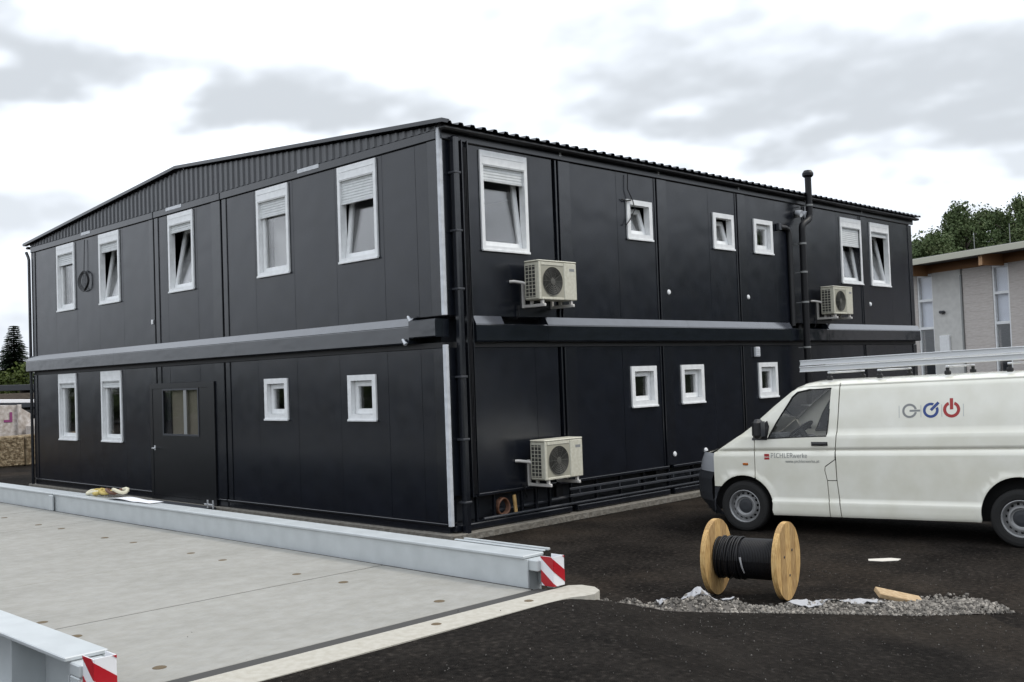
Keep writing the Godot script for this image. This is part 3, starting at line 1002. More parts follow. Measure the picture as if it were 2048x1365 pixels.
func air_conditioner(at: Vector3, label: String, flip: float) -> Node3D:
	# local frame: front looks along +x, width along -z; origin at the lower near corner of the casing, on the wall plane
	var a := thing("air_conditioner", label, "air conditioner", at, 0.0, "outdoor units of the air conditioning")
	var W := 0.82
	var H := 0.55
	var x0 := 0.12
	var x1 := 0.42
	var g := Geo.new()
	g.minmax(Vector3(x0, 0, -W), Vector3(x1 - 0.02, H, -0.005), 0.018)
	g.minmax(Vector3(x0 + 0.01, H - 0.004, -W - 0.008), Vector3(x1 + 0.005, H + 0.022, 0.006), 0.012)
	# front plate: margins round the fan panel
	var zs := [0.0, -0.055, -0.54, -W]
	g.minmax(Vector3(x1 - 0.021, 0.0, -0.055), Vector3(x1, H - 0.005, 0.0), 0.008)
	g.minmax(Vector3(x1 - 0.021, 0.0, -W), Vector3(x1 + 0.002, H - 0.005, zs[2]), 0.012)
	g.minmax(Vector3(x1 - 0.021, 0.0, zs[2] + 0.001), Vector3(x1 - 0.001, 0.035, -0.0555), 0.006)
	g.minmax(Vector3(x1 - 0.021, H - 0.055, zs[2] + 0.001), Vector3(x1 - 0.001, H - 0.006, -0.0555), 0.006)
	obj("casing", g, M.ac_casing, a)
	g = Geo.new()
	g.minmax(Vector3(x1 - 0.0195, 0.036, zs[2] + 0.002), Vector3(x1 - 0.008, H - 0.056, -0.056))
	obj("fan_shroud", g, M.ac_shroud, a)
	var c := Vector3(x1 - 0.008, H * 0.5 - 0.008, -0.297)
	var ax := Transform3D(Basis(Vector3(0, 1, 0), Vector3(1, 0, 0), Vector3(0, 0, 1)), c)
	g = Geo.new()
	g.lathe([Vector2(0.0, 0.001), Vector2(0.205, 0.001)], 32, ax)
	obj("fan_opening", g, M.ac_dark, a)
	g = Geo.new()
	for r in [0.20, 0.17, 0.14, 0.11, 0.08, 0.05]:
		g.lathe([Vector2(r, 0.008), Vector2(r + 0.008, 0.012), Vector2(r + 0.008, 0.004), Vector2(r, 0.004)], 32, ax)
	for k in 12:
		var an := TAU * k / 12
		g.tube([c + Vector3(0.008, sin(an) * 0.04, cos(an) * 0.04), c + Vector3(0.008, sin(an) * 0.206, cos(an) * 0.206)], 0.004, 0.004, 4)
	g.lathe([Vector2(0, 0.014), Vector2(0.045, 0.012), Vector2(0.05, 0.003)], 20, ax)
	obj("fan_grille", g, M.ac_grille, a)
	# louvres of the side that looks toward the gable corner
	g = Geo.new()
	g.minmax(Vector3(x0 + 0.03, 0.04, -0.006), Vector3(x1 - 0.07, H - 0.05, -0.001))
	obj("coil_opening", g, M.ac_dark, a)
	g = Geo.new()
	for k in 9:
		g.minmax(Vector3(x0 + 0.028, 0.05 + k * 0.053, -0.002), Vector3(x1 - 0.068, 0.058 + k * 0.053, 0.004))
	for k in 4:
		g.minmax(Vector3(x0 + 0.03 + k * 0.066, 0.04, -0.002), Vector3(x0 + 0.038 + k * 0.066, H - 0.05, 0.003))
	obj("side_louvre", g, M.ac_casing, a)
	# maker's mark, an unreadable dark smudge of print at this size
	g = Geo.new()
	g.minmax(Vector3(x1 + 0.0025, H - 0.125, -W + 0.05), Vector3(x1 + 0.0035, H - 0.085, -W + 0.16))
	obj("print_mark", g, M.print_grey, a)
	# brackets: wall leg, arm, upturned end
	for z in [-0.10, -W + 0.10]:
		g = Geo.new()
		g.minmax(Vector3(-0.011, -0.10, z - 0.025), Vector3(0.02, 0.28, z + 0.025), 0.004)
		g.minmax(Vector3(0.021, -0.10, z - 0.022), Vector3(x1 + 0.02, -0.055, z + 0.022), 0.008)
		g.minmax(Vector3(x0 + 0.03, -0.054, z - 0.018), Vector3(x0 + 0.07, -0.001, z + 0.018))
		g.minmax(Vector3(x1 - 0.06, -0.054, z - 0.018), Vector3(x1 - 0.02, -0.001, z + 0.018))
		obj("bracket", g, M.bracket_white, a)
	g = Geo.new()
	g.tube([Vector3(-0.011, 0.28, 0.16), Vector3(0.05, 0.28, 0.13), Vector3(0.12, 0.26, 0.02), Vector3(0.14, 0.24, -0.02)], 0.022, 0.022, 8)
	obj("refrigerant_pipe", g, M.bracket_white, a)
	g = Geo.new()
	g.tube([Vector3(0.02, -0.06, 0.02), Vector3(0.03, -0.16, 0.03), Vector3(-0.005, -0.26, 0.05 * flip)], 0.012, 0.012, 6)
	obj("drain_hose", g, M.cable_black, a)
	return a


# ------------------------------------------------------------------ weighbridge
const DECK := 0.42

func stripes(parent: Node, o: Vector3, ux: Vector3, uy: Vector3, w: float, h: float, out: Vector3, shift := 0.0) -> void:
	# diagonal red bands on a white plate, each a thin foil proud of it
	var face := PackedVector2Array([Vector2(0, 0), Vector2(w, 0), Vector2(w, h), Vector2(0, h)])
	for k in range(-3, 6):
		var y := k * 0.20 + 0.02 - shift
		var band := PackedVector2Array([Vector2(-0.2, y + 0.16), Vector2(w + 0.2, y + 0.16 - (w + 0.4) * 0.75), Vector2(w + 0.2, y + 0.26 - (w + 0.4) * 0.75), Vector2(-0.2, y + 0.26)])
		for q in Geometry2D.intersect_polygons(face, band):
			var g := Geo.new()
			g.prism(q, 0.0, 0.003, Transform3D(Basis(ux, uy, out), o))
			obj("red_stripe", g, M.marker_red, parent)


func weighbridge() -> void:
	var b := thing("vehicle_weighbridge", "concrete vehicle weighbridge with galvanised side rails and striped end markers", "weighbridge", Vector3(0, 0, 0))
	var g: Geo
	var x1 := 4.45
	for k in 10:
		var x0 := x1 - (2.0 if k == 0 else 2.05)
		g = Geo.new()
		g.minmax(Vector3(x0 + 0.010, DECK - 0.22, 3.105), Vector3(x1 - 0.010, DECK + rng.randf_range(-0.0015, 0.0015), 6.66), 0.004)
		obj("concrete_slab", g, M.deck_concrete, b)
		for x in [x0 + 0.38, x1 - 0.33]:
			for z in [3.87, 6.22]:
				if k > 5:
					continue
				g = Geo.new()
				g.lathe([Vector2(0, 0.004), Vector2(0.034, 0.004), Vector2(0.042, 0.0025), Vector2(0.046, 0.0)], 14, Transform3D(Basis().scaled(Vector3(1, 1, 1)), Vector3(x + rng.randf_range(-0.03, 0.03), DECK, z + rng.randf_range(-0.03, 0.03))))
				obj("bolt_plug", g, M.rusty_bolt, b)
		g = Geo.new()
		g.minmax(Vector3(x0 - 0.009, DECK - 0.1, 3.106), Vector3(x0 + 0.009, DECK - 0.003, 6.655))
		obj("seam_seal", g, M.rubber_joint, b)
		x1 = x0
	# expansion joint and end kerb
	g = Geo.new()
	g.minmax(Vector3(4.445, 0.1, 3.02), Vector3(4.594, DECK - 0.004, 7.0))
	obj("rubber_joint", g, M.rubber_joint, b)
	g = Geo.new()
	var kp := PackedVector2Array()
	for q in [Vector2(4.600, 7.3), Vector2(4.598, 3.00), Vector2(4.60, 2.82), Vector2(4.68, 2.74), Vector2(4.82, 2.74), Vector2(4.94, 2.82), Vector2(5.00, 2.95), Vector2(4.985, 3.06), Vector2(4.93, 3.16), Vector2(4.91, 3.4), Vector2(4.93, 5.4), Vector2(4.95, 7.3)]:
		kp.append(q)
	g.prism(kp, -DECK - 0.006, -0.05, Transform3D(Basis(Vector3(1, 0, 0), Vector3(0, 0, 1), Vector3(0, -1, 0)), Vector3.ZERO))
	obj("end_kerb", g, M.kerb_concrete, b)
	for q in [[4.74, 3.45], [4.72, 4.4]]:
		g = Geo.new()
		g.lathe([Vector2(0, 0.004), Vector2(0.03, 0.004), Vector2(0.04, 0.0)], 12, Transform3D(Basis(), Vector3(q[0], DECK + 0.006, q[1])))
		obj("bolt_plug", g, M.rusty_bolt, b)
	for z in [3.0725, 6.662]:
		g = Geo.new()
		g.minmax(Vector3(-16.1, 0.2, z), Vector3(4.43, DECK - 0.003, z + (0.031 if z < 4.0 else 0.006)))
		obj("edge_seal", g, M.rubber_joint, b)
	# two side rails: channel with flange, in lengths with splice plates
	for side in 2:
		var zi := 3.07 if side == 0 else 6.67
		var s := -1.0 if side == 0 else 1.0
		var ft := 0.684 if side == 0 else 0.664
		for q in [[-16.2, -11.0], [-10.99, -5.56], [-5.54, 4.40]]:
			var r := part("side_rail", b)
			g = Geo.new()
			g.minmax(Vector3(q[0], ft - 0.028, zi - s * 0.02), Vector3(q[1] - (0.06 if q[1] > 4.0 else 0.0), ft, zi + s * 0.24), 0.006)
			obj("top_flange", g, M.galvanised, r)
			g = Geo.new()
			g.minmax(Vector3(q[0], 0.14, zi), Vector3(q[1] - 0.03, ft - 0.029, zi + s * 0.016))
			obj("web", g, M.galvanised, r)
			g = Geo.new()
			g.minmax(Vector3(q[0], 0.11, zi + s * 0.001), Vector3(q[1] - 0.03, 0.139, zi + s * 0.24), 0.006)
			obj("foot_flange", g, M.galvanised, r)
			var x: float = q[0] + 0.9
			while x < q[1] - 0.3:
				g = Geo.new()
				g.minmax(Vector3(x, 0.14, zi + s * 0.017), Vector3(x + 0.012, ft - 0.029, zi + s * 0.225))
				obj("stiffener", g, M.galvanised, r)
				x += 1.62
		# splice bracket on the inside
		var r2 := part("splice_bracket", b)
		g = Geo.new()
		g.minmax(Vector3(-5.62, DECK + 0.004, zi - s * 0.05), Vector3(-5.48, ft - 0.032, zi - s * 0.021), 0.006)
		obj("plate", g, M.galvanised, r2)
		# end block: cheek and cap, open towards the drive
		g = Geo.new()
		g.minmax(Vector3(4.33, 0.56, zi + s * 0.018), Vector3(4.47, ft - 0.030, zi + s * 0.21), 0.008)
		g.minmax(Vector3(4.335, 0.425, zi + s * 0.16), Vector3(4.46, 0.559, zi + s * 0.21), 0.006)
		g.minmax(Vector3(4.31, 0.13, zi + s * 0.019), Vector3(4.325, 0.559, zi + s * 0.21))
		obj("end_block", g, M.galvanised, b)
		# striped marker: a folded plate, open on top
		var mk := part("marker_plate", b)
		var mx0 := 4.475
		var mx1 := 4.615
		var z0 := zi + s * 0.055
		var z1 := zi + s * 0.19
		var zl := minf(z0, z1)
		var zh := maxf(z0, z1)
		g = Geo.new()
		g.minmax(Vector3(mx0, 0.445, zh - 0.006), Vector3(mx1, 0.69, zh), 0.001)
		g.minmax(Vector3(mx1 - 0.006, 0.445, zl), Vector3(mx1, 0.69, zh - 0.0065), 0.001)
		g.minmax(Vector3(mx0, 0.445, zl), Vector3(mx1 - 0.0065, 0.69, zl + 0.006), 0.001)
		obj("white_plate", g, M.marker_white, mk)
		stripes(mk, Vector3(mx0, 0.446, zh + 0.0002), Vector3(1, 0, 0), Vector3(0, 1, 0), mx1 - mx0, 0.243, Vector3(0, 0, 1))
		stripes(mk, Vector3(mx1 + 0.0002, 0.446, zh), Vector3(0, 0, -1), Vector3(0, 1, 0), zh - zl, 0.243, Vector3(1, 0, 0), (mx1 - mx0) * 0.75)
		g = Geo.new()
		g.minmax(Vector3(mx0 + 0.03, DECK + 0.006, zl + 0.03), Vector3(mx1 - 0.03, 0.50, zh - 0.03), 0.006)
		obj("marker_foot", g, M.galvanised, mk)
	# spare galvanised bars lying on the far rail's end
	for q in [[2.735, 0.02], [2.795, 0.012]]:
		g = Geo.new()
		g.minmax(Vector3(3.1 + q[1] * 8.0, 0.685, q[0]), Vector3(4.33, 0.685 + q[1], q[0] + 0.035), 0.003)
		obj("loose_bar", g, M.galvanised, b)
	# under-deck edge so that the side toward the building is closed
	g = Geo.new()
	g.minmax(Vector3(-16.1, 0.0, 3.12), Vector3(4.39, 0.19, 6.6))
	obj("foundation", g, M.plinth_concrete, b)


# ------------------------------------------------------------------ ground and ramp
const CA := Vector2(4.9, 3.05)
const CB := Vector2(6.95, 0.0)
const CREST := [[-1.0, 0.42], [-0.15, 0.42], [0.0, 0.402], [0.35, 0.334], [0.78, 0.225], [1.47, 0.152], [1.92, 0.110], [2.85, 0.034], [3.6, 0.0], [6.0, -0.03]]

func crest_h(t: float) -> float:
	for i in CREST.size() - 1:
		if t <= CREST[i + 1][0]:
			return lerpf(CREST[i][1], CREST[i + 1][1], clampf((t - CREST[i][0]) / (CREST[i + 1][0] - CREST[i][0]), 0.0, 1.0))
	return -0.03


func ramp_h(x: float, z: float) -> float:
	var d := (CB - CA).normalized()
	var q := Vector2(x, z) - CA
	var t := q.dot(d)
	var s := q.dot(Vector2(d.y, -d.x))   # beyond the crest, away from the drive
	var h := crest_h(t)
	if s > 0.0:
		h = lerpf(h, -0.03, smoothstep(0.0, 0.55, s))
	return h


func ground() -> void:
	var g := Geo.new()
	g.quad(Vector3(-500, 0, -500), Vector3(500, 0, -500), Vector3(500, 0, 500), Vector3(-500, 0, 500), Vector3.UP)
	struct("ground", g, M.asphalt)
	# raised asphalt drive up to the deck
	g = Geo.new()
	var xs := []
	var zs := []
	var x := 4.87
	while x < 16.0:
		xs.append(x)
		x += 0.09 if x < 8.0 else 0.5
	var z := -1.6
	while z < 14.0:
		zs.append(z)
		z += 0.09 if z < 4.0 else 0.5
	for i in xs.size() - 1:
		for j in zs.size() - 1:
			var p := []
			var top := -1.0
			for q in [[0, 0], [1, 0], [1, 1], [0, 1]]:
				var a: float = xs[i + q[0]]
				var c: float = zs[j + q[1]]
				var h := ramp_h(a, c) + 0.003 * sin(a * 3.1 + c * 1.7)
				top = maxf(top, h)
				var e := 0.05
				p.append([Vector3(a, h, c), Vector3(ramp_h(a - e, c) - ramp_h(a + e, c), 2 * e, ramp_h(a, c - e) - ramp_h(a, c + e)).normalized()])
			if top < -0.012:
				continue
			g.tri(p[0][0], p[1][0], p[2][0], p[0][1], p[1][1], p[2][1])
			g.tri(p[0][0], p[2][0], p[3][0], p[0][1], p[2][1], p[3][1])
	struct("ramp", g, M.ramp_asphalt)
	# concrete edge strip of the foundation
	g = Geo.new()
	g.minmax(Vector3(-0.6, 0.0, -15.2), Vector3(0.14, 0.105, 0.10), 0.012)
	g.minmax(Vector3(-14.6, 0.0, -0.6), Vector3(-0.602, 0.10, 0.08), 0.012)
	struct("pavement", g, M.plinth_concrete)


func small_things() -> void:
	var g: Geo
	# gravel heap along the foot of the ramp
	var A := Vector2(4.62, 2.62)
	var B := Vector2(6.98, -0.22)
	var d := (B - A).normalized()
	var o := Vector2(d.y, -d.x)
	var L := A.distance_to(B)
	var top := [[-0.3, 0.20], [0.0, 0.25], [0.3, 0.22], [0.55, 0.205], [0.75, 0.245], [1.02, 0.25], [1.26, 0.20], [1.5, 0.145], [1.7, 0.10], [1.9, 0.14], [2.2, 0.125], [2.55, 0.10], [2.9, 0.06], [3.3, 0.05], [3.69, 0.03]]
	var bump := noise(77, 3.0, 3)
	var heap_h := func(t: float, s: float) -> float:
		var h := 0.03
		for i in top.size() - 1:
			if t >= top[i][0] and t <= top[i + 1][0]:
				h = lerpf(top[i][1], top[i + 1][1], (t - top[i][0]) / (top[i + 1][0] - top[i][0]))
		return h * exp(-pow(s / 0.30, 2.0)) * (1.0 + 0.45 * bump.get_noise_2d(t * 0.8, s * 0.8)) - 0.012
	g = Geo.new()
	var n := 74
	for i in n:
		for j in 24:
			var p := []
			for q in [[0, 0], [1, 0], [1, 1], [0, 1]]:
				var t: float = -0.25 + (L + 0.0) * (i + q[0]) / n
				var s: float = -0.24 + 0.86 * (j + q[1]) / 24.0
				var xz := A + d * t + o * s
				p.append(Vector3(xz.x, heap_h.call(t, s), xz.y))
			g.quad(p[0], p[1], p[2], p[3], Vector3.UP)
	var gm := mat("gravel_bed", lin(0.12, 0.108, 0.095), 0.95)
	var gv := obj("gravel_heap", g, gm)
	tag(gv, "low heap of grey crushed gravel along the foot of the ramp", "gravel", "", "stuff")
	# the stones on it
	var sg := Geo.new()
	for f in 8:
		var s3 := Vector3(1 if f & 1 else -1, 1 if f & 2 else -1, 1 if f & 4 else -1)
		sg.flat(Vector3(s3.x, 0, 0.1), Vector3(0.1, s3.y * 0.75, 0), Vector3(0, 0.08, s3.z * 0.9), s3)
	var mm := MultiMesh.new()
	mm.transform_format = MultiMesh.TRANSFORM_3D
	mm.use_colors = true
	mm.mesh = sg.mesh()
	mm.instance_count = 9000
	for i in mm.instance_count:
		var t := rng.randf_range(-0.25, L)
		var s := rng.randfn(0.0, 0.22)
		if i % 9 == 0:
			s = rng.randfn(0.0, 0.30)
		if s < -0.26:
			s = absf(s) * 0.6
		s = clampf(s, -0.5, 0.55)
		var xz := A + d * t + o * s
		var sz := 0.006 + 0.022 * pow(rng.randf(), 2.2)
		var h: float = maxf(heap_h.call(t, s), maxf(ramp_h(xz.x, xz.y), 0.0))
		var bs := Basis.from_euler(Vector3(rng.randf() * TAU, rng.randf() * TAU, rng.randf() * TAU)).scaled(Vector3.ONE * sz)
		mm.set_instance_transform(i, Transform3D(bs, Vector3(xz.x, h + sz * 0.3, xz.y)))
		var k := 0.07 + 0.24 * pow(rng.randf(), 1.5)
		mm.set_instance_color(i, Color(k * 1.10, k, k * 0.87))
	var mi := MultiMeshInstance3D.new()
	mi.name = "gravel_stones"
	mi.multimesh = mm
	mi.material_override = M.stone
	add_child(mi)
	tag(mi, "loose grey stones scattered over the gravel heap and ramp edge", "gravel", "", "stuff")
	# grit strewn over the drive
	var gm2 := MultiMesh.new()
	gm2.transform_format = MultiMesh.TRANSFORM_3D
	gm2.use_colors = true
	gm2.mesh = sg.mesh()
	gm2.instance_count = 3600
	for i in gm2.instance_count:
		var xz := Vector2(rng.randf_range(4.95, 10.6), rng.randf_range(-2.5, 8.0))
		if i % 2:
			xz = Vector2(rng.randfn(5.6, 1.4), rng.randfn(1.2, 1.5))
		if xz.x < 5.02 and xz.y > 2.6 or xz.x < 0.6:
			xz = Vector2(6.0, 4.0) + Vector2(rng.randfn(), rng.randfn())
		var sz := 0.0018 + 0.0065 * pow(rng.randf(), 3.0)
		var bs := Basis.from_euler(Vector3(rng.randf() * TAU, rng.randf() * TAU, rng.randf() * TAU)).scaled(Vector3.ONE * sz)
		gm2.set_instance_transform(i, Transform3D(bs, Vector3(xz.x, maxf(ramp_h(xz.x, xz.y) + 0.003, 0.0) + sz * 0.4, xz.y)))
		var k := 0.035 + 0.12 * pow(rng.randf(), 1.8)
		gm2.set_instance_color(i, Color(k * 1.08, k, k * 0.9))
	var gi := MultiMeshInstance3D.new()
	gi.name = "loose_grit"
	gi.multimesh = gm2
	gi.material_override = M.stone
	add_child(gi)
	tag(gi, "fine loose grit strewn over the asphalt drive", "grit", "", "stuff")
	# crumpled strips of white fleece on the heap
	for q in [[0.62, 1.30, "crumpled white fleece strip on the gravel in front of the cable drum's outer flange", 0.0], [1.80, 2.62, "crumpled white fleece strip on the gravel between cable drum and timber offcut", 0.0]]:
		g = Geo.new()
		var m := 26
		for i in m:
			for j in 5:
				var p := []
				for c in [[0, 0], [1, 0], [1, 1], [0, 1]]:
					var t: float = lerpf(q[0], q[1], float(i + c[0]) / m)
					var s: float = -0.05 + 0.22 * (j + c[1]) / 5.0 + 0.03 * sin(t * 9.0)
					var xz := A + d * t + o * s
					p.append(Vector3(xz.x, heap_h.call(t, s) + 0.024 + 0.005 * sin(t * 21.0) + 0.016 * bump.get_noise_2d(t * 6.0, s * 9.0), xz.y))
				g.quad(p[0], p[1], p[2], p[3], Vector3.UP)
				g.quad(p[0] - Vector3(0, 0.006, 0), p[1] - Vector3(0, 0.006, 0), p[2] - Vector3(0, 0.006, 0), p[3] - Vector3(0, 0.006, 0), Vector3.DOWN)
		var fo := obj("fleece_strip", g, M.geotextile)
		tag(fo, q[2], "fleece", "fleece strips on the gravel")
	# timber offcut
	g = Geo.new()
	g.box(Vector3.ZERO, Vector3(0.44, 0.045, 0.13), 0.006)
	var to := obj("timber_offcut", g, M.offcut_wood)
	to.position = Vector3(6.27, 0.075, 0.20)
	to.basis = Basis(Vector3.UP, 0.92) * Basis(Vector3(0, 0, 1), -0.26) * Basis(Vector3(1, 0, 0), 0.35)
	tag(to, "broken pale timber offcut leaning on the gravel heap", "wood")
	# a pale scrap lying on the asphalt by the van
	g = Geo.new()
	var sc := PackedVector2Array([Vector2(-0.16, -0.06), Vector2(0.1, -0.09), Vector2(0.19, -0.02), Vector2(0.13, 0.07), Vector2(-0.05, 0.09), Vector2(-0.18, 0.03)])
	g.prism(sc, -0.006, -0.001, Transform3D(Basis(Vector3(0.75, 0, -0.66), Vector3(0.66, 0, 0.75), Vector3(0, -1, 0)), Vector3(5.2, 0.0, -1.8)))
	var so := obj("mortar_splash", g, M.paper)
	tag(so, "pale dried mortar splash on the asphalt in front of the van", "mortar")
	# lifting sling and white sheet on the far rail
	var sl := thing("lifting_sling", "yellow webbing sling heaped on the weighbridge's building-side rail", "sling", Vector3(-4.15, 0.685, 2.86))
	for k in 5:
		g = Geo.new()
		var pts := []
		for i in 15:
			var a := TAU * i / 14.0 + k
			pts.append(Vector3(-0.42 + 0.21 * k + cos(a) * (0.20 - 0.01 * k), 0.035 + 0.018 * k + 0.02 * sin(a * 2 + k), sin(a) * 0.075))
		g.tube(pts, 0.028, 0.024, 6)
		obj("loop", g, [M.strap_pale, M.strap_yellow, M.strap_yellow, M.hose_orange, M.strap_pale][k], sl)
	g = Geo.new()
	for i in 14:
		var p := []
		for c in [[0, 0], [1, 0], [1, 1], [0, 1]]:
			var t: float = float(i + c[0]) / 14.0
			p.append(Vector3(-3.75 + 1.15 * t, 0.691 + 0.03 * absf(sin(t * 5.0)) * (1.0 - t) + 0.004, 2.84 + 0.20 * c[1] - 0.05 * t))
		g.quad(p[0], p[1], p[2], p[3], Vector3.UP)
		g.quad(p[0] - Vector3(0, 0.005, 0), p[1] - Vector3(0, 0.005, 0), p[2] - Vector3(0, 0.005, 0), p[3] - Vector3(0, 0.005, 0), Vector3.DOWN)
	var ws := obj("plastic_sheet", g, M.sheet_white)
	tag(ws, "small white plastic sheet lying on the rail beside the yellow sling", "sheet")
	# boot scraper by the door
	var bs2 := thing("boot_scraper", "small pale metal boot scraper on the ground beside the door", "scraper", Vector3(-5.95, 0.10, 0.25))
	for x in [-0.09, 0.09]:
		g = Geo.new()
		g.minmax(Vector3(x - 0.012, 0, -0.012), Vector3(x + 0.012, 0.14, 0.012), 0.003)
		obj("leg", g, M.aluminium, bs2)
	g = Geo.new()
	g.minmax(Vector3(-0.20, 0.05, -0.012), Vector3(0.07, 0.075, 0.012), 0.003)
	obj("bar", g, M.aluminium, bs2)


func cable_drum() -> void:
	# axis from the far flange to the near one
	var c0 := Vector3(4.67, 0.0, 0.71)
	var c1 := Vector3(5.345, 0.0, 0.56)
	var ax := (c1 - c0).normalized()
	var b := thing("cable_drum", "wooden cable drum wound with black cable standing behind the gravel", "cable drum", (c0 + c1) * 0.5)
	var R := 0.365
	var side := ax.cross(Vector3.UP).normalized()
	var L := c0.distance_to(c1)
	for e in [-1.0, 1.0]:
		var f := part("flange", b)
		var o: Vector3 = ax * (e * L * 0.5) + Vector3(0, R, 0)
		# five boards, cut to the round
		var circle := PackedVector2Array()
		for k in 44:
			circle.append(Vector2(cos(TAU * k / 44.0), sin(TAU * k / 44.0)) * R)
		for k in 5:
			var x0 := -R + k * R * 0.4
			var strip := PackedVector2Array([Vector2(x0 + 0.0015, -1), Vector2(x0 + R * 0.4 - 0.0015, -1), Vector2(x0 + R * 0.4 - 0.0015, 1), Vector2(x0 + 0.0015, 1)])
			for q in Geometry2D.intersect_polygons(circle, strip):
				var g := Geo.new()
				g.prism(q, -0.026 + 0.0015 * ((k * 7) % 3), 0.026 - 0.0012 * ((k * 5) % 3), Transform3D(Basis(side, Vector3.UP, ax * 1.0), o))
				obj("board", g, M.drum_wood if (k + int(e)) % 2 else M.drum_wood_dark, f)
		for k in 3:
			var an := TAU * k / 3.0 + 0.4
			var g := Geo.new()
			g.lathe([Vector2(0, 0.031), Vector2(0.012, 0.030), Vector2(0.014, 0.02)], 8, Transform3D(Basis(side, ax * e, Vector3.UP * e), o + side * cos(an) * 0.14 + Vector3.UP * sin(an) * 0.14))
			obj("bolt", g, M.dark_steel, f)
	# wound cable: rings side by side
	var r := 0.008
	var x := -L * 0.5 + 0.045
	var k := 0
	while x < L * 0.5 - 0.045:
		var loose := x < -0.06
		var g := Geo.new()
		var pts := []
		var rad := 0.186 if not loose else 0.190 + rng.randf_range(-0.006, 0.012)
		var lean := rng.randf_range(-0.03, 0.03) if loose else 0.0
		for i in 29:
			var an := TAU * i / 28.0
			pts.append(ax * (x + lean * sin(an)) + Vector3(0, R, 0) + (side * cos(an) + Vector3.UP * sin(an)) * rad)
		g.tube(pts, r * (1.15 if loose else 1.06), -1.0, 7, false)
		obj("cable_turn", g, M.cable_black, b)
		x += 0.0155 if not loose else 0.021
		k += 1
	var core := Geo.new()
	core.tube([ax * (-L * 0.5 + 0.03) + Vector3(0, R, 0), ax * (L * 0.5 - 0.03) + Vector3(0, R, 0)], 0.185, 0.185, 28)
	obj("core", core, M.cable_black, b)
	var g2 := Geo.new()
	var pe := []
	for i in 8:
		var an := 0.55 + 1.0 * i / 7.0
		pe.append(ax * (-0.035 + 0.004 * i) + Vector3(0, R, 0) - (side * sin(an) * -1.0 - Vector3.UP * cos(an)) * 0.0 + (side * cos(PI * 0.02 + an * 0.0) * 0.0) + (Vector3.UP * sin(0.2 - i * 0.11) - ax.cross(Vector3.UP) * -cos(0.2 - i * 0.11)) * 0.204)
	g2.tube(pe, 0.011, 0.006, 7)
	obj("loose_end", g2, M.cable_end, b)


# ------------------------------------------------------------------ van
# local frame: x rearward from the front axle, y up, z toward the driver's side; outline given as (s, y)
const VW := [[0.15, 0.86], [0.20, 0.915], [0.235, 0.945], [0.27, 0.957], [0.415, 0.960], [0.425, 0.957], [0.438, 0.945], [0.60, 0.950], [0.85, 0.955], [1.0, 0.955], [1.062, 0.952], [1.072, 0.936], [1.084, 0.936], [1.094, 0.949], [1.18, 0.945], [1.262, 0.939], [1.275, 0.934], [1.305, 0.910], [1.50, 0.893], [1.70, 0.864], [1.84, 0.840], [1.885, 0.829], [1.893, 0.818], [1.903, 0.818], [1.911, 0.824], [1.93, 0.80], [1.95, 0.765], [1.965, 0.715]]
const TOP := [[-0.86, 0.98], [-0.70, 1.00], [-0.46, 1.075], [-0.06, 1.300], [0.12, 1.435], [0.40, 1.665], [0.68, 1.875], [0.80, 1.925], [0.95, 1.952], [1.2, 1.965], [2.0, 1.972], [3.9, 1.972], [4.25, 1.955], [4.40, 1.90]]

func table(t: Array, x: float) -> float:
	if x <= t[0][0]:
		return t[0][1]
	for i in t.size() - 1:
		if x <= t[i + 1][0]:
			return lerpf(t[i][1], t[i + 1][1], (x - t[i][0]) / (t[i + 1][0] - t[i][0]))
	return t[t.size() - 1][1]


func vw(s: float, y: float) -> float:
	var w := table(VW, y)
	if s < 0.0:
		w -= 0.03 * pow(-s / 0.42, 2.0)
	if y > 1.1 and s < 1.0:
		w -= 0.10 * pow((1.0 - s), 1.5) * (y - 1.1) / 0.8
	if s < 1.1:      # rounded shoulder under the bonnet edge and the windscreen pillar
		var k := clampf(1.0 - (table(TOP, s) - y) / 0.10, 0.0, 1.0)
		w -= 0.055 * k * k * clampf((1.1 - s) / 0.3, 0.0, 1.0)
	for a in [0.0, 3.4]:   # flared arches
		var r := Vector2(s - a, y - 0.34).length()
		if r < 0.52:
			w += 0.014 * (1.0 - smoothstep(0.43, 0.50, r))
	if s > 4.15:
		w -= 0.09 * pow((s - 4.15) / 0.25, 2.0)
	return w


func vpos(s: float, y: float, off: float, mirror: float) -> Vector3:
	# the van stands slightly nose-down: metres of rise per metre of length (a shape, not a colour)
	var rise := 0.0205 - 0.0065 * clampf((1.1 - y) / 0.7, 0.0, 1.0)
	return Vector3(s, y + s * rise, (vw(s, y) + off) * mirror)


func vnorm(s: float, y: float, mirror: float) -> Vector3:
	var e := 0.004
	var ds := (vw(s + e, y) - vw(s - e, y)) / (2 * e)
	var dy := (vw(s, y + e) - vw(s, y - e)) / (2 * e)
	return Vector3(-ds, -dy, 1.0).normalized() * Vector3(1, 1, mirror)


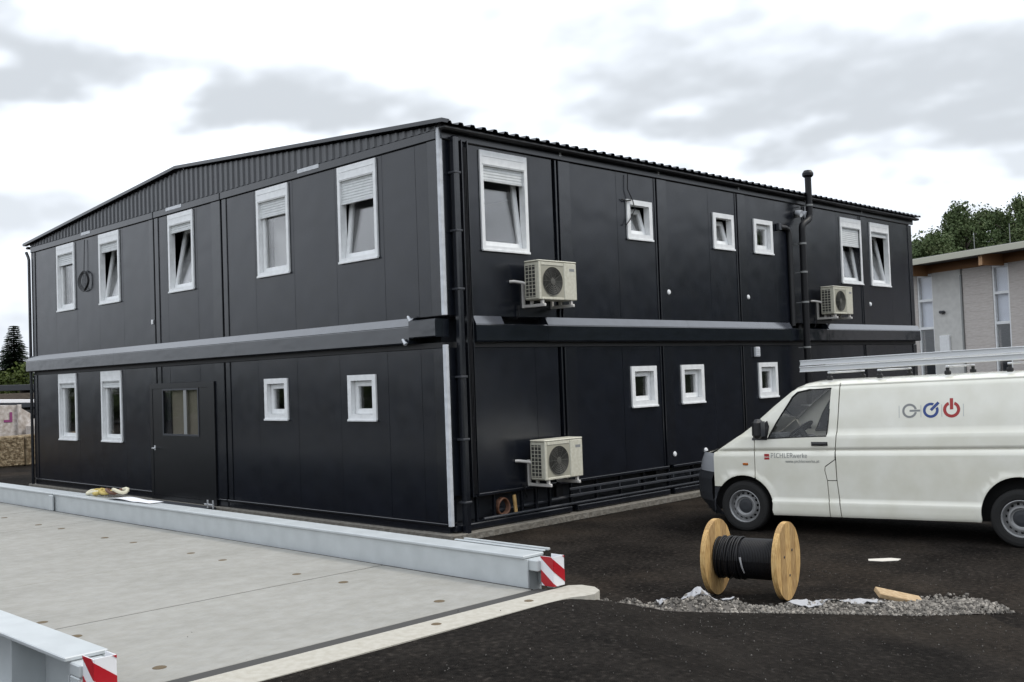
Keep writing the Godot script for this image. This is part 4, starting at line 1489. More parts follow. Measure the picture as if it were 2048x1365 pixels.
func van_panel(outline: PackedVector2Array, holes: Array, mirror: float, thick := 0.03) -> Geo:
	var g := Geo.new()
	var lo := outline[0]
	var hi := outline[0]
	for p in outline:
		lo = lo.min(p)
		hi = hi.max(p)
	var ys := []
	for q in VW:
		ys.append(q[0])
	for y in [0.32, 0.37, 0.48, 0.54, 0.66, 0.72, 0.78, 0.91, 1.13, 1.22, 1.36, 1.43, 1.57, 1.63, 1.77]:
		ys.append(y)
	ys.sort()
	var ss := []
	var s := -0.45
	while s < 4.45:
		ss.append(s)
		s += 0.05 if s < 1.0 or absf(s - 3.4) < 0.6 else 0.14
	for i in ss.size() - 1:
		if ss[i + 1] < lo.x or ss[i] > hi.x:
			continue
		for j in ys.size() - 1:
			if ys[j + 1] < lo.y or ys[j] > hi.y:
				continue
			var cell := PackedVector2Array([Vector2(ss[i], ys[j]), Vector2(ss[i + 1], ys[j]), Vector2(ss[i + 1], ys[j + 1]), Vector2(ss[i], ys[j + 1])])
			var bits := Geometry2D.intersect_polygons(cell, outline)
			for h in holes:
				var nb := []
				for q in bits:
					nb.append_array(Geometry2D.clip_polygons(q, h))
				bits.assign(nb)
			for q in bits:
				var ix := Geometry2D.triangulate_polygon(q)
				for k in range(0, ix.size(), 3):
					var a: Vector2 = q[ix[k]]
					var b: Vector2 = q[ix[k + 1]]
					var c: Vector2 = q[ix[k + 2]]
					g.tri(vpos(a.x, a.y, 0, mirror), vpos(b.x, b.y, 0, mirror), vpos(c.x, c.y, 0, mirror), vnorm(a.x, a.y, mirror), vnorm(b.x, b.y, mirror), vnorm(c.x, c.y, mirror))
	for lp in [outline] + holes:
		var mid := Vector2.ZERO
		for k in lp.size():
			var a: Vector2 = lp[k]
			var b: Vector2 = lp[(k + 1) % lp.size()]
			var m := maxi(1, int(a.distance_to(b) / 0.06))
			for t in m:
				var p := a.lerp(b, float(t) / m)
				var q := a.lerp(b, float(t + 1) / m)
				var e := q - p
				g.quad(vpos(p.x, p.y, 0, mirror), vpos(q.x, q.y, 0, mirror), vpos(q.x, q.y, -thick, mirror), vpos(p.x, p.y, -thick, mirror), Vector3(e.y, -e.x, 0))
	return g


func arc(c: Vector2, r: float, a0: float, a1: float, n: int) -> PackedVector2Array:
	var p := PackedVector2Array()
	for i in n + 1:
		var a := deg_to_rad(lerpf(a0, a1, float(i) / n))
		p.append(c + Vector2(cos(a), sin(a)) * r)
	return p


func on_side(parent: Node, called: String, poly: PackedVector2Array, m: Material, off := 0.002) -> void:
	# flat print on the driver's side: follows the panel
	var g := Geo.new()
	var ix := Geometry2D.triangulate_polygon(poly)
	for k in range(0, ix.size(), 3):
		var v := []
		for i in 3:
			var a := poly[ix[k + i]]
			v.append([vpos(a.x, a.y, off, 1.0), vnorm(a.x, a.y, 1.0)])
		g.tri(v[0][0], v[1][0], v[2][0], v[0][1], v[1][1], v[2][1])
	obj(called, g, m, parent)


func ring_poly(c: Vector2, r0: float, r1: float, gap_at: float, gap: float) -> PackedVector2Array:
	var p := arc(c, r1, gap_at + gap, gap_at + 360.0 - gap, 30)
	var q := arc(c, r0, gap_at + 360.0 - gap * 1.15, gap_at + gap * 1.15, 30)
	p.append_array(q)
	return p


func bar_poly(c: Vector2, deg: float, l0: float, l1: float, w: float) -> PackedVector2Array:
	var d := Vector2.from_angle(deg_to_rad(deg))
	var o := Vector2(-d.y, d.x) * w * 0.5
	return PackedVector2Array([c + d * l0 - o, c + d * l1 - o, c + d * l1 + o, c + d * l0 + o])


func van_text(parent: Node, txt: String, s: float, y: float, cap: float, m: Material, stretch := 1.0) -> void:
	var f := SystemFont.new()
	f.font_names = PackedStringArray(["Droid Sans"])
	var t := TextMesh.new()
	t.text = txt
	t.font = f
	t.font_size = 48
	t.pixel_size = cap / 34.0
	t.depth = 0.0015
	t.horizontal_alignment = HORIZONTAL_ALIGNMENT_LEFT
	t.vertical_alignment = VERTICAL_ALIGNMENT_BOTTOM
	var o := obj("lettering", t, m, parent)
	var p := vpos(s, y, 0.003, 1.0)
	var up := (vpos(s, y + 0.05, 0.003, 1.0) - p).normalized()
	var al := (vpos(s + 0.4, y, 0.003, 1.0) - p).normalized()
	o.transform = Transform3D(Basis(al * stretch, up, al.cross(up).normalized()), p)


func wheel(parent: Node, s: float, z: float, out: float) -> void:
	var w := part("wheel", parent)
	w.position = Vector3(s, 0.337, z)
	var xf := Transform3D(Basis(Vector3(1, 0, 0), Vector3(0, 0, out), Vector3(0, 1, 0) * -out), Vector3.ZERO)
	var g := Geo.new()
	g.lathe([Vector2(0.205, -0.10), Vector2(0.30, -0.105), Vector2(0.328, -0.085), Vector2(0.3375, -0.06), Vector2(0.3375, 0.06), Vector2(0.328, 0.085), Vector2(0.315, 0.099), Vector2(0.285, 0.106), Vector2(0.235, 0.102), Vector2(0.212, 0.09), Vector2(0.205, 0.05)], 44, xf)
	obj("tyre", g, M.rubber, w)
	g = Geo.new()
	g.lathe([Vector2(0.213, 0.088), Vector2(0.219, 0.096), Vector2(0.212, 0.099), Vector2(0.200, 0.085), Vector2(0.192, 0.045), Vector2(0.186, 0.035), Vector2(0.18, 0.03)], 44, xf)
	g.lathe([Vector2(0.158, 0.055), Vector2(0.145, 0.072), Vector2(0.125, 0.074), Vector2(0.112, 0.058), Vector2(0.085, 0.05), Vector2(0.0, 0.05)], 44, xf)
	for k in 15:       # webs between the cooling slots
		var a := TAU * k / 15.0
		g.lathe([Vector2(0.182, 0.032), Vector2(0.157, 0.056)], 2, xf, a, a + 0.24)
	obj("rim", g, M.wheel_silver, w)
	g = Geo.new()
	g.lathe([Vector2(0.0, 0.072), Vector2(0.05, 0.072), Vector2(0.088, 0.066), Vector2(0.098, 0.052)], 28, xf)
	obj("hub_cap", g, M.bumper_plastic, w)
	g = Geo.new()
	g.lathe([Vector2(0.20, 0.02), Vector2(0.0, 0.02)], 28, xf)
	obj("brake_disc", g, M.underbody, w)


func van() -> void:
	var v := thing("delivery_van", "white panel van with roof ladder and three power-symbol marks on its side", "van")
	var dr := Vector3(0.988, 0, -0.1543).normalized()
	var nn := Vector3(-dr.z, 0, dr.x)
	v.transform = Transform3D(Basis(dr, Vector3.UP, nn), Vector3(2.8, 0, -2.81) + nn * (0.03 - 0.955))
	var V := func(a: Array) -> PackedVector2Array:
		var p := PackedVector2Array()
		for q in a:
			p.append(q)
		return p
	# outlines
	var fender := PackedVector2Array([Vector2(-0.43, 0.60), Vector2(-0.43, 1.055), Vector2(-0.25, 1.165), Vector2(-0.06, 1.285), Vector2(0.115, 1.405), Vector2(0.172, 1.20), Vector2(0.172, 0.757)])
	fender.append_array(arc(Vector2(0, 0.34), 0.415, 66, 141, 16))
	var door := PackedVector2Array([Vector2(0.182, 0.752), Vector2(0.182, 1.205), Vector2(0.128, 1.415), Vector2(0.40, 1.645), Vector2(0.67, 1.850), Vector2(0.80, 1.905), Vector2(0.95, 1.9295), Vector2(1.20, 1.9295), Vector2(1.322, 1.9295), Vector2(1.300, 1.50), Vector2(1.262, 1.08), Vector2(1.255, 0.965), Vector2(1.18, 0.915), Vector2(1.125, 0.875), Vector2(1.118, 0.82), Vector2(1.145, 0.70), Vector2(1.165, 0.235), Vector2(0.42, 0.235), Vector2(0.405, 0.30)])
	door.append_array(arc(Vector2(0, 0.34), 0.415, 6, 63, 14))
	var dwin := PackedVector2Array([Vector2(0.36, 1.235), Vector2(0.50, 1.49), Vector2(0.69, 1.775), Vector2(0.76, 1.835), Vector2(0.93, 1.866), Vector2(1.215, 1.874), Vector2(1.19, 1.55), Vector2(1.155, 1.258)])
	var flap_a := V.call([Vector2(1.262, 0.957), Vector2(1.186, 0.905), Vector2(1.135, 0.868), Vector2(1.130, 0.82), Vector2(1.155, 0.702), Vector2(1.268, 0.702)])
	var flap_b := V.call([Vector2(1.156, 0.692), Vector2(1.270, 0.692), Vector2(1.310, 0.235), Vector2(1.176, 0.235)])
	var rear := PackedVector2Array([Vector2(1.322, 0.235), Vector2(1.281, 0.70), Vector2(1.274, 1.08), Vector2(1.312, 1.50), Vector2(1.336, 1.9295), Vector2(3.9, 1.9295), Vector2(4.25, 1.92), Vector2(4.38, 1.86), Vector2(4.40, 0.40), Vector2(4.0, 0.32)])
	rear.append_array(arc(Vector2(3.4, 0.34), 0.425, 0, 190, 26))
	rear.append(Vector2(2.972, 0.235))
	for mirror in [1.0, -1.0]:
		obj("front_wing", van_panel(fender, [], mirror), M.van_paint, v)
		var d := part("door", v)
		obj("door_skin", van_panel(door, [dwin], mirror), M.van_paint, d)
		obj("side_wall", van_panel(rear, [], mirror), M.van_paint, v)
		obj("filler_flap", van_panel(flap_a, [], mirror), M.van_paint, v)
		obj("pillar_panel", van_panel(flap_b, [], mirror), M.van_paint, v)
		# pane, rubber seal
		var g := Geo.new()
		var ix := Geometry2D.triangulate_polygon(dwin)
		for k in range(0, ix.size(), 3):
			g.flat(vpos(dwin[ix[k]].x, dwin[ix[k]].y, -0.016, mirror), vpos(dwin[ix[k + 1]].x, dwin[ix[k + 1]].y, -0.016, mirror), vpos(dwin[ix[k + 2]].x, dwin[ix[k + 2]].y, -0.016, mirror), Vector3(0, 0, mirror))
		obj("window_pane", g, M.van_pane, d)
		g = Geo.new()
		var pts := []
		for k in dwin.size() + 1:
			var a := dwin[k % dwin.size()]
			pts.append(vpos(a.x, a.y, -0.008, mirror))
		g.tube(pts, 0.011, 0.011, 6, false)
		obj("window_seal", g, M.rubber, d)
		# handle
		g = Geo.new()
		g.box(vpos(1.065, 1.163, 0.022, mirror), Vector3(0.20, 0.034, 0.03), 0.012)
		g.box(vpos(1.065, 1.163, 0.004, mirror), Vector3(0.215, 0.05, 0.006), 0.002)
		obj("door_handle", g, M.black_plastic, d)
		# mirror with its triangular foot
		var mr := part("wing_mirror", d)
		g = Geo.new()
		var foot := PackedVector2Array([Vector2(0.14, 1.222), Vector2(0.15, 1.36), Vector2(0.345, 1.475), Vector2(0.375, 1.40), Vector2(0.355, 1.222)])
		for k in range(0, 9, 3):
			var fx := Geometry2D.triangulate_polygon(foot)
			g.flat(vpos(foot[fx[k]].x, foot[fx[k]].y, 0.006, mirror), vpos(foot[fx[k + 1]].x, foot[fx[k + 1]].y, 0.006, mirror), vpos(foot[fx[k + 2]].x, foot[fx[k + 2]].y, 0.006, mirror), Vector3(0, 0, mirror))
		g.box(vpos(0.26, 1.29, 0.05, mirror), Vector3(0.09, 0.05, 0.12), 0.015)
		obj("mirror_foot", g, M.black_plastic, mr)
		g = Geo.new()
		g.box(Vector3(0.29, 1.385, 1.07 * mirror), Vector3(0.13, 0.255, 0.19), 0.045)
		obj("mirror_housing", g, M.black_plastic, mr)
		g = Geo.new()
		g.box(Vector3(0.357, 1.385, 1.07 * mirror), Vector3(0.004, 0.20, 0.14), 0.001)
		obj("mirror_glass", g, M.dark_steel, mr)
		# side repeater
		g = Geo.new()
		g.box(vpos(0.045, 0.905, 0.004, mirror), Vector3(0.075, 0.032, 0.014), 0.006)
		obj("indicator", g, M.amber, v)
	# bonnet, windscreen, roof: one strip each across the top
	for q in [["bonnet", -0.70, 0.125, M.van_paint, 0.05], ["windscreen", 0.135, 0.70, M.van_pane, 0.03], ["roof", 0.71, 4.36, M.van_paint, 0.022]]:
		var g := Geo.new()
		var n := 14 if q[0] != "roof" else 30
		var cell := func(i: int, j: int) -> Vector3:
			var t := -1.0 + j / 8.0
			var s: float = lerpf(q[1] if q[0] != "bonnet" else -0.80 + 0.40 * pow(absf(t), 3.0), q[2], float(i) / n)
			var yt := table(TOP, s) - (0.02 if q[0] == "roof" else 0.012)
			if q[0] == "roof":
				yt = minf(yt, 1.9285)
			var p := vpos(s, yt, 0.0, 1.0)
			# over the last centimetres the roof bends into the side
			return Vector3(s - (0.10 * (1.0 - t * t) if q[0] == "windscreen" else 0.0), p.y + q[4] * (1.0 - pow(absf(t), 2.6)) + (0.030 * (1.0 - pow(absf(t), 9.0)) if q[0] == "roof" else 0.0), p.z * t)
		for i in n:
			for j in 16:
				var a: Vector3 = cell.call(i, j)
				var b: Vector3 = cell.call(i + 1, j)
				var c: Vector3 = cell.call(i + 1, j + 1)
				var e: Vector3 = cell.call(i, j + 1)
				var nr := (c - a).cross(b - e)
				nr = nr.normalized() * (1.0 if nr.y > 0 else -1.0)
				g.tri(a, b, c, nr, nr, nr)
				g.tri(a, c, e, nr, nr, nr)
		obj(q[0], g, q[3], v)
	# nose: bumper, lamps and panel as bands round the front
	for q in [["front_bumper", 0.20, 0.78, M.bumper_plastic, -1.0, 1.0], ["grille_panel", 0.785, 1.02, M.bumper_plastic, -0.50, 0.50], ["headlight", 0.785, 1.035, M.headlamp, 0.505, 1.0], ["headlight", 0.785, 1.035, M.headlamp, -1.0, -0.505]]:
		var g := Geo.new()
		var fp := func(i: int, j: int) -> Vector3:
			var t := lerpf(q[4], q[5], i / 20.0)
			var y := lerpf(q[1], q[2], j / 6.0)
			var s := -0.91 + 0.475 * pow(absf(t), 3.0)
			s += 0.8 * pow(maxf(0.0, y - 0.72), 2.0) + 0.20 * clampf((0.42 - y) / 0.22, 0.0, 1.0) - (0.035 if q[0] == "front_bumper" and y < 0.72 else 0.0)
			return Vector3(s, y, vw(-0.43, maxf(y, 0.3)) * t)
		for i in 20:
			for j in 6:
				var a: Vector3 = fp.call(i, j)
				var b: Vector3 = fp.call(i + 1, j)
				var c: Vector3 = fp.call(i + 1, j + 1)
				var e: Vector3 = fp.call(i, j + 1)
				g.quad(a, b, c, e, Vector3(-1, 0, (q[4] + q[5]) * 0.5 + lerpf(q[4], q[5], i / 20.0)))
		obj(q[0], g, q[3], v)
	# bumper corners back to the arches
	for mirror in [1.0, -1.0]:
		var g := Geo.new()
		var cp := PackedVector2Array([Vector2(-0.435, 0.592), Vector2(-0.36, 0.592)])
		cp.append_array(arc(Vector2(0, 0.34), 0.42, 146, 187, 8))
		cp.append(Vector2(-0.435, 0.21))
		obj("bumper_corner", van_panel(cp, [], mirror), M.bumper_plastic, v)
	# underbody, bulkhead, rear end
	var g := Geo.new()
	g.minmax(Vector3(-0.62, 0.26, -0.74), Vector3(4.3, 0.95, 0.74))
	obj("underbody", g, M.underbody, v)
	g = Geo.new()
	g.minmax(Vector3(1.40, 0.96, -0.80), Vector3(1.43, 1.90, 0.80))
	obj("bulkhead", g, M.print_grey, v)
	g = Geo.new()
	var last := []
	for k in 26:
		var y := lerpf(0.42, 1.88, k / 25.0)
		var p := vpos(4.39, y, -0.004, 1.0)
		var row := [Vector3(p.x + 0.05 * sin(k / 25.0 * PI), p.y, p.z), Vector3(p.x + 0.05 * sin(k / 25.0 * PI), p.y, -p.z)]
		if last:
			g.quad(last[0], last[1], row[1], row[0], Vector3(1, 0, 0))
		last = row
	obj("tailgate", g, M.van_paint, v)
	g = Geo.new()
	g.minmax(Vector3(4.28, 0.30, -0.90), Vector3(4.50, 0.56, 0.90), 0.05)
	obj("rear_bumper", g, M.bumper_plastic, v)
	for z in [-0.80, 0.80]:
		g = Geo.new()
		g.box(Vector3(4.42, 1.16, z), Vector3(0.06, 0.62, 0.10), 0.02)
		obj("tail_light", g, M.tail_red, v)
	# cab: dashboard, wheel, two seats
	g = Geo.new()
	g.minmax(Vector3(0.05, 0.96, -0.80), Vector3(0.46, 1.20, 0.80), 0.06)
	g.minmax(Vector3(0.10, 1.19, 0.18), Vector3(0.44, 1.29, 0.66), 0.05)
	obj("dashboard", g, M.dash_plastic, v)
	var sw := part("steering_wheel", v)
	g = Geo.new()
	var wp := []
	var wc := Vector3(0.62, 1.33, 0.40)
	var tilt := Basis(Vector3(0, 0, 1), 0.65)
	for i in 25:
		var a := TAU * i / 24.0
		wp.append(wc + tilt * Vector3(cos(a) * 0.19, 0, sin(a) * 0.19))
	g.tube(wp, 0.016, 0.016, 8, false)
	obj("rim", g, M.black_plastic, sw)
	g = Geo.new()
	g.tube([wc, wc + tilt * Vector3(0, -0.30, 0)], 0.05, 0.03, 10)
	g.tube([wc + tilt * Vector3(-0.18, 0, 0), wc + tilt * Vector3(0.18, 0, 0)], 0.018, 0.018, 6)
	obj("column", g, M.dash_plastic, sw)
	for z in [0.42, -0.36]:
		var st := part("seat", v)
		var wd := 0.50 if z > 0 else 0.86
		g = Geo.new()
		g.box(Vector3(0.95, 1.02, z), Vector3(0.46, 0.16, wd), 0.05)
		obj("cushion", g, M.seat_cloth, st)
		g = Geo.new()
		g.box(Vector3(1.22, 1.28, z), Vector3(0.13, 0.60, wd), 0.05, Basis(Vector3(0, 0, 1), -0.20))
		obj("backrest", g, M.seat_cloth, st)
		g = Geo.new()
		g.box(Vector3(1.30, 1.66, z), Vector3(0.09, 0.17, 0.26), 0.035, Basis(Vector3(0, 0, 1), -0.15))
		obj("headrest", g, M.seat_cloth, st)
	for q in [[0.0, 0.845, 1.0], [0.0, -0.845, -1.0], [3.4, 0.845, 1.0], [3.4, -0.845, -1.0]]:
		wheel(v, q[0], q[1], q[2])
	# prints on the driver's side
	var lg := part("side_marks", v)
	on_side(lg, "grey_symbol", ring_poly(Vector2(2.195, 1.553), 0.062, 0.088, 0, 13), M.print_grey)
	on_side(lg, "grey_symbol_bar", bar_poly(Vector2(2.195, 1.553), 0, 0.0, 0.125, 0.024), M.print_grey)
	on_side(lg, "blue_symbol", ring_poly(Vector2(2.445, 1.553), 0.060, 0.092, 45, 20), M.print_blue)
	on_side(lg, "blue_symbol_bar", bar_poly(Vector2(2.445, 1.553), 45, 0.0, 0.13, 0.034), M.print_blue)
	on_side(lg, "red_symbol", ring_poly(Vector2(2.685, 1.556), 0.062, 0.098, 90, 22), M.print_red)
	on_side(lg, "red_symbol_bar", bar_poly(Vector2(2.685, 1.556), 90, 0.0, 0.135, 0.038), M.print_red)
	for s in [2.065, 2.325, 2.568, 2.815]:
		on_side(lg, "divider", PackedVector2Array([Vector2(s, 1.47), Vector2(s + 0.008, 1.47), Vector2(s + 0.008, 1.62), Vector2(s, 1.62)]), M.print_pale)
	on_side(lg, "red_square", PackedVector2Array([Vector2(0.315, 0.965), Vector2(0.385, 0.965), Vector2(0.385, 0.993), Vector2(0.315, 0.993)]), M.print_red)
	on_side(lg, "red_square", PackedVector2Array([Vector2(0.315, 1.003), Vector2(0.385, 1.003), Vector2(0.385, 1.040), Vector2(0.315, 1.040)]), M.print_red)
	van_text(lg, "PICHLER", 0.40, 0.966, 0.062, M.print_grey, 0.92)
	van_text(lg, "werke", 0.708, 0.966, 0.055, M.print_grey, 0.92)
	van_text(lg, "www.pichlerwerke.at", 0.605, 0.912, 0.034, M.print_grey, 1.0)
	# roof rack
	var rk := part("roof_rack", v)
	for s in [1.16, 1.80, 2.62, 3.32, 4.05]:
		for z in [-0.70, 0.70]:
			g = Geo.new()
			g.box(Vector3(s, 2.00 + s * 0.0205, z), Vector3(0.075, 0.055, 0.05), 0.012)
			g.box(Vector3(s, 2.045 + s * 0.0205, z), Vector3(0.04, 0.06, 0.035), 0.008)
			obj("rack_foot", g, M.black_plastic, rk)
		g = Geo.new()
		g.box(Vector3(s, 2.075 + s * 0.0205, 0), Vector3(0.045, 0.025, 1.46), 0.006)
		obj("crossbar", g, M.aluminium, rk)
	# ladder: two nested sections
	var la := thing("aluminium_ladder", "aluminium extension ladder lying on the van's roof rack", "ladder")
	la.transform = v.transform * Transform3D(Basis(Vector3(0, 0, 1), 0.0255), Vector3(0.70, 2.113, 0.0))
	var L := 3.75
	for q in [[0.0, 0.56, 0.012, "lower_section"], [0.085, 0.50, 0.0, "upper_section"]]:
		var sc := part(q[3], la)
		for z in [-1.0, 1.0]:
			g = Geo.new()
			g.minmax(Vector3(q[2], q[0], z * q[1] - 0.0125), Vector3(L - q[2], q[0] + 0.074, z * q[1] + 0.0125), 0.006)
			g.minmax(Vector3(q[2], q[0] + 0.001, z * q[1] + 0.013 * z), Vector3(L - q[2], q[0] + 0.012, z * (q[1] + 0.028)), 0.002)
			g.minmax(Vector3(q[2], q[0] + 0.062, z * q[1] + 0.013 * z), Vector3(L - q[2], q[0] + 0.073, z * (q[1] + 0.028)), 0.002)
			obj("stile", g, M.aluminium, sc)
		for k in 13:
			g = Geo.new()
			g.box(Vector3(0.16 + k * 0.28, q[0] + 0.037, 0), Vector3(0.03, 0.03, 2.0 * q[1] - 0.026), 0.006)
			obj("rung", g, M.aluminium, sc)


# ------------------------------------------------------------------ plants
func tree_mesh(sd: int, h: float, rx: float, clumps: int, leaves: int, ls: float, low: float) -> Array:
	var r := RandomNumberGenerator.new()
	r.seed = sd
	var t := Geo.new()
	t.tube([Vector3(0, 0, 0), Vector3(0.1, h * 0.25, 0.05), Vector3(-0.05, h * 0.55, 0.1), Vector3(0.05, h * 0.85, 0)], h * 0.024, h * 0.006, 8)
	for k in 9:
		var a := k * 2.4 + r.randf()
		var y := h * r.randf_range(low * 0.8, 0.75)
		var l := rx * r.randf_range(0.5, 0.9)
		t.tube([Vector3(0, y, 0), Vector3(cos(a) * l * 0.5, y + l * 0.35, sin(a) * l * 0.5), Vector3(cos(a) * l, y + l * 0.55, sin(a) * l)], h * 0.008, h * 0.002, 5)
	var c := Geo.new()
	c.use_col = true
	for k in clumps:
		var y01 := r.randf_range(0.0, 1.0)
		var prof := pow(sin(PI * clampf(0.12 + 0.84 * y01, 0, 1)), 0.7)
		var a := r.randf() * TAU
		var rad := rx * prof * sqrt(r.randf_range(0.25, 1.0))
		var o := Vector3(cos(a) * rad, h * lerpf(low, 0.96, y01), sin(a) * rad)
		var cr := rx * r.randf_range(0.14, 0.30)
		var tint := r.randf_range(0.72, 1.18)
		var warm := r.randf_range(0.9, 1.12)
		for i in leaves:
			var d := Vector3(r.randfn(), r.randfn() * 0.75, r.randfn()).normalized() * cr * pow(r.randf(), 0.45)
			var p := o + d
			var n := (d.normalized() + Vector3(r.randfn(), r.randfn() + 0.5, r.randfn()) * 0.6).normalized()
			var u := n.cross(Vector3(r.randfn(), r.randfn(), r.randfn())).normalized() * ls * r.randf_range(0.6, 1.3)
			var w := n.cross(u) * 0.62
			var q := tint * r.randf_range(0.85, 1.15)
			c.col = Color(q * warm, q, q * 0.9)
			c.tri(p - u, p - w, p + u, n, n, n)
			c.tri(p - u, p + w, p + u, n, n, n)
	return [t.mesh(), c.mesh()]


func spruce_mesh(sd: int, h: float, rx: float) -> Array:
	var r := RandomNumberGenerator.new()
	r.seed = sd
	var t := Geo.new()
	t.tube([Vector3.ZERO, Vector3(0, h * 0.5, 0), Vector3(0, h * 0.98, 0)], h * 0.02, 0.02, 7)
	var c := Geo.new()
	c.use_col = true
	var y := h * 0.06
	while y < h * 0.985:
		var f := 1.0 - y / h
		var l := rx * pow(f, 0.85) + 0.10
		var nb := int(14 + 26 * f)
		for k in nb:
			var a := r.randf() * TAU
			var ll := l * r.randf_range(0.72, 1.08)
			var drop := ll * r.randf_range(0.12, 0.34)
			var d := Vector3(cos(a), 0, sin(a))
			var s := Vector3(-d.z, 0, d.x)
			var m := int(5 + ll * 9.0)
			for i in m:
				var tt := (i + r.randf()) / m
				var p := Vector3(0, y, 0) + d * ll * tt - Vector3(0, drop * tt * tt, 0)
				var wd := 0.24 * (1.15 - tt) * (0.6 + ll * 0.35) + 0.06
				for e in 2:
					var q := r.randf_range(0.7, 1.25)
					c.col = Color(q, q, q)
					var tip := p + (s * (1.0 if e else -1.0) + d * 0.8).normalized() * wd * 1.7 - Vector3(0, wd * r.randf_range(0.1, 0.7), 0)
					var n := Vector3(r.randfn() * 0.4, 1, r.randfn() * 0.4).normalized()
					c.tri(p - d * wd * 0.35, tip, p + d * wd * 0.45, n, n, n)
		y += h * 0.017
	return [t.mesh(), c.mesh()]


func put_tree(called: String, ms: Array, leaf: Material, at: Vector3, turn: float, sc: Vector3, label: String, group: String) -> void:
	var o := thing(called, label, "tree", at, turn, group)
	o.scale = sc
	obj("trunk", ms[0], M.bark, o)
	obj("crown", ms[1], leaf, o)


func ray(px: float, dist: float) -> Vector3:
	# point on the ground plane at a distance from the viewpoint in the direction of a bearing (tangent units right of the view axis)
	var f := Vector3(-0.7008, 0, -0.7125).normalized()
	var rt := Vector3(0.7116, 0, -0.7016).normalized()
	var d := (f + rt * px).normalized()
	return Vector3(10.47, 0, 9.36) + d * dist


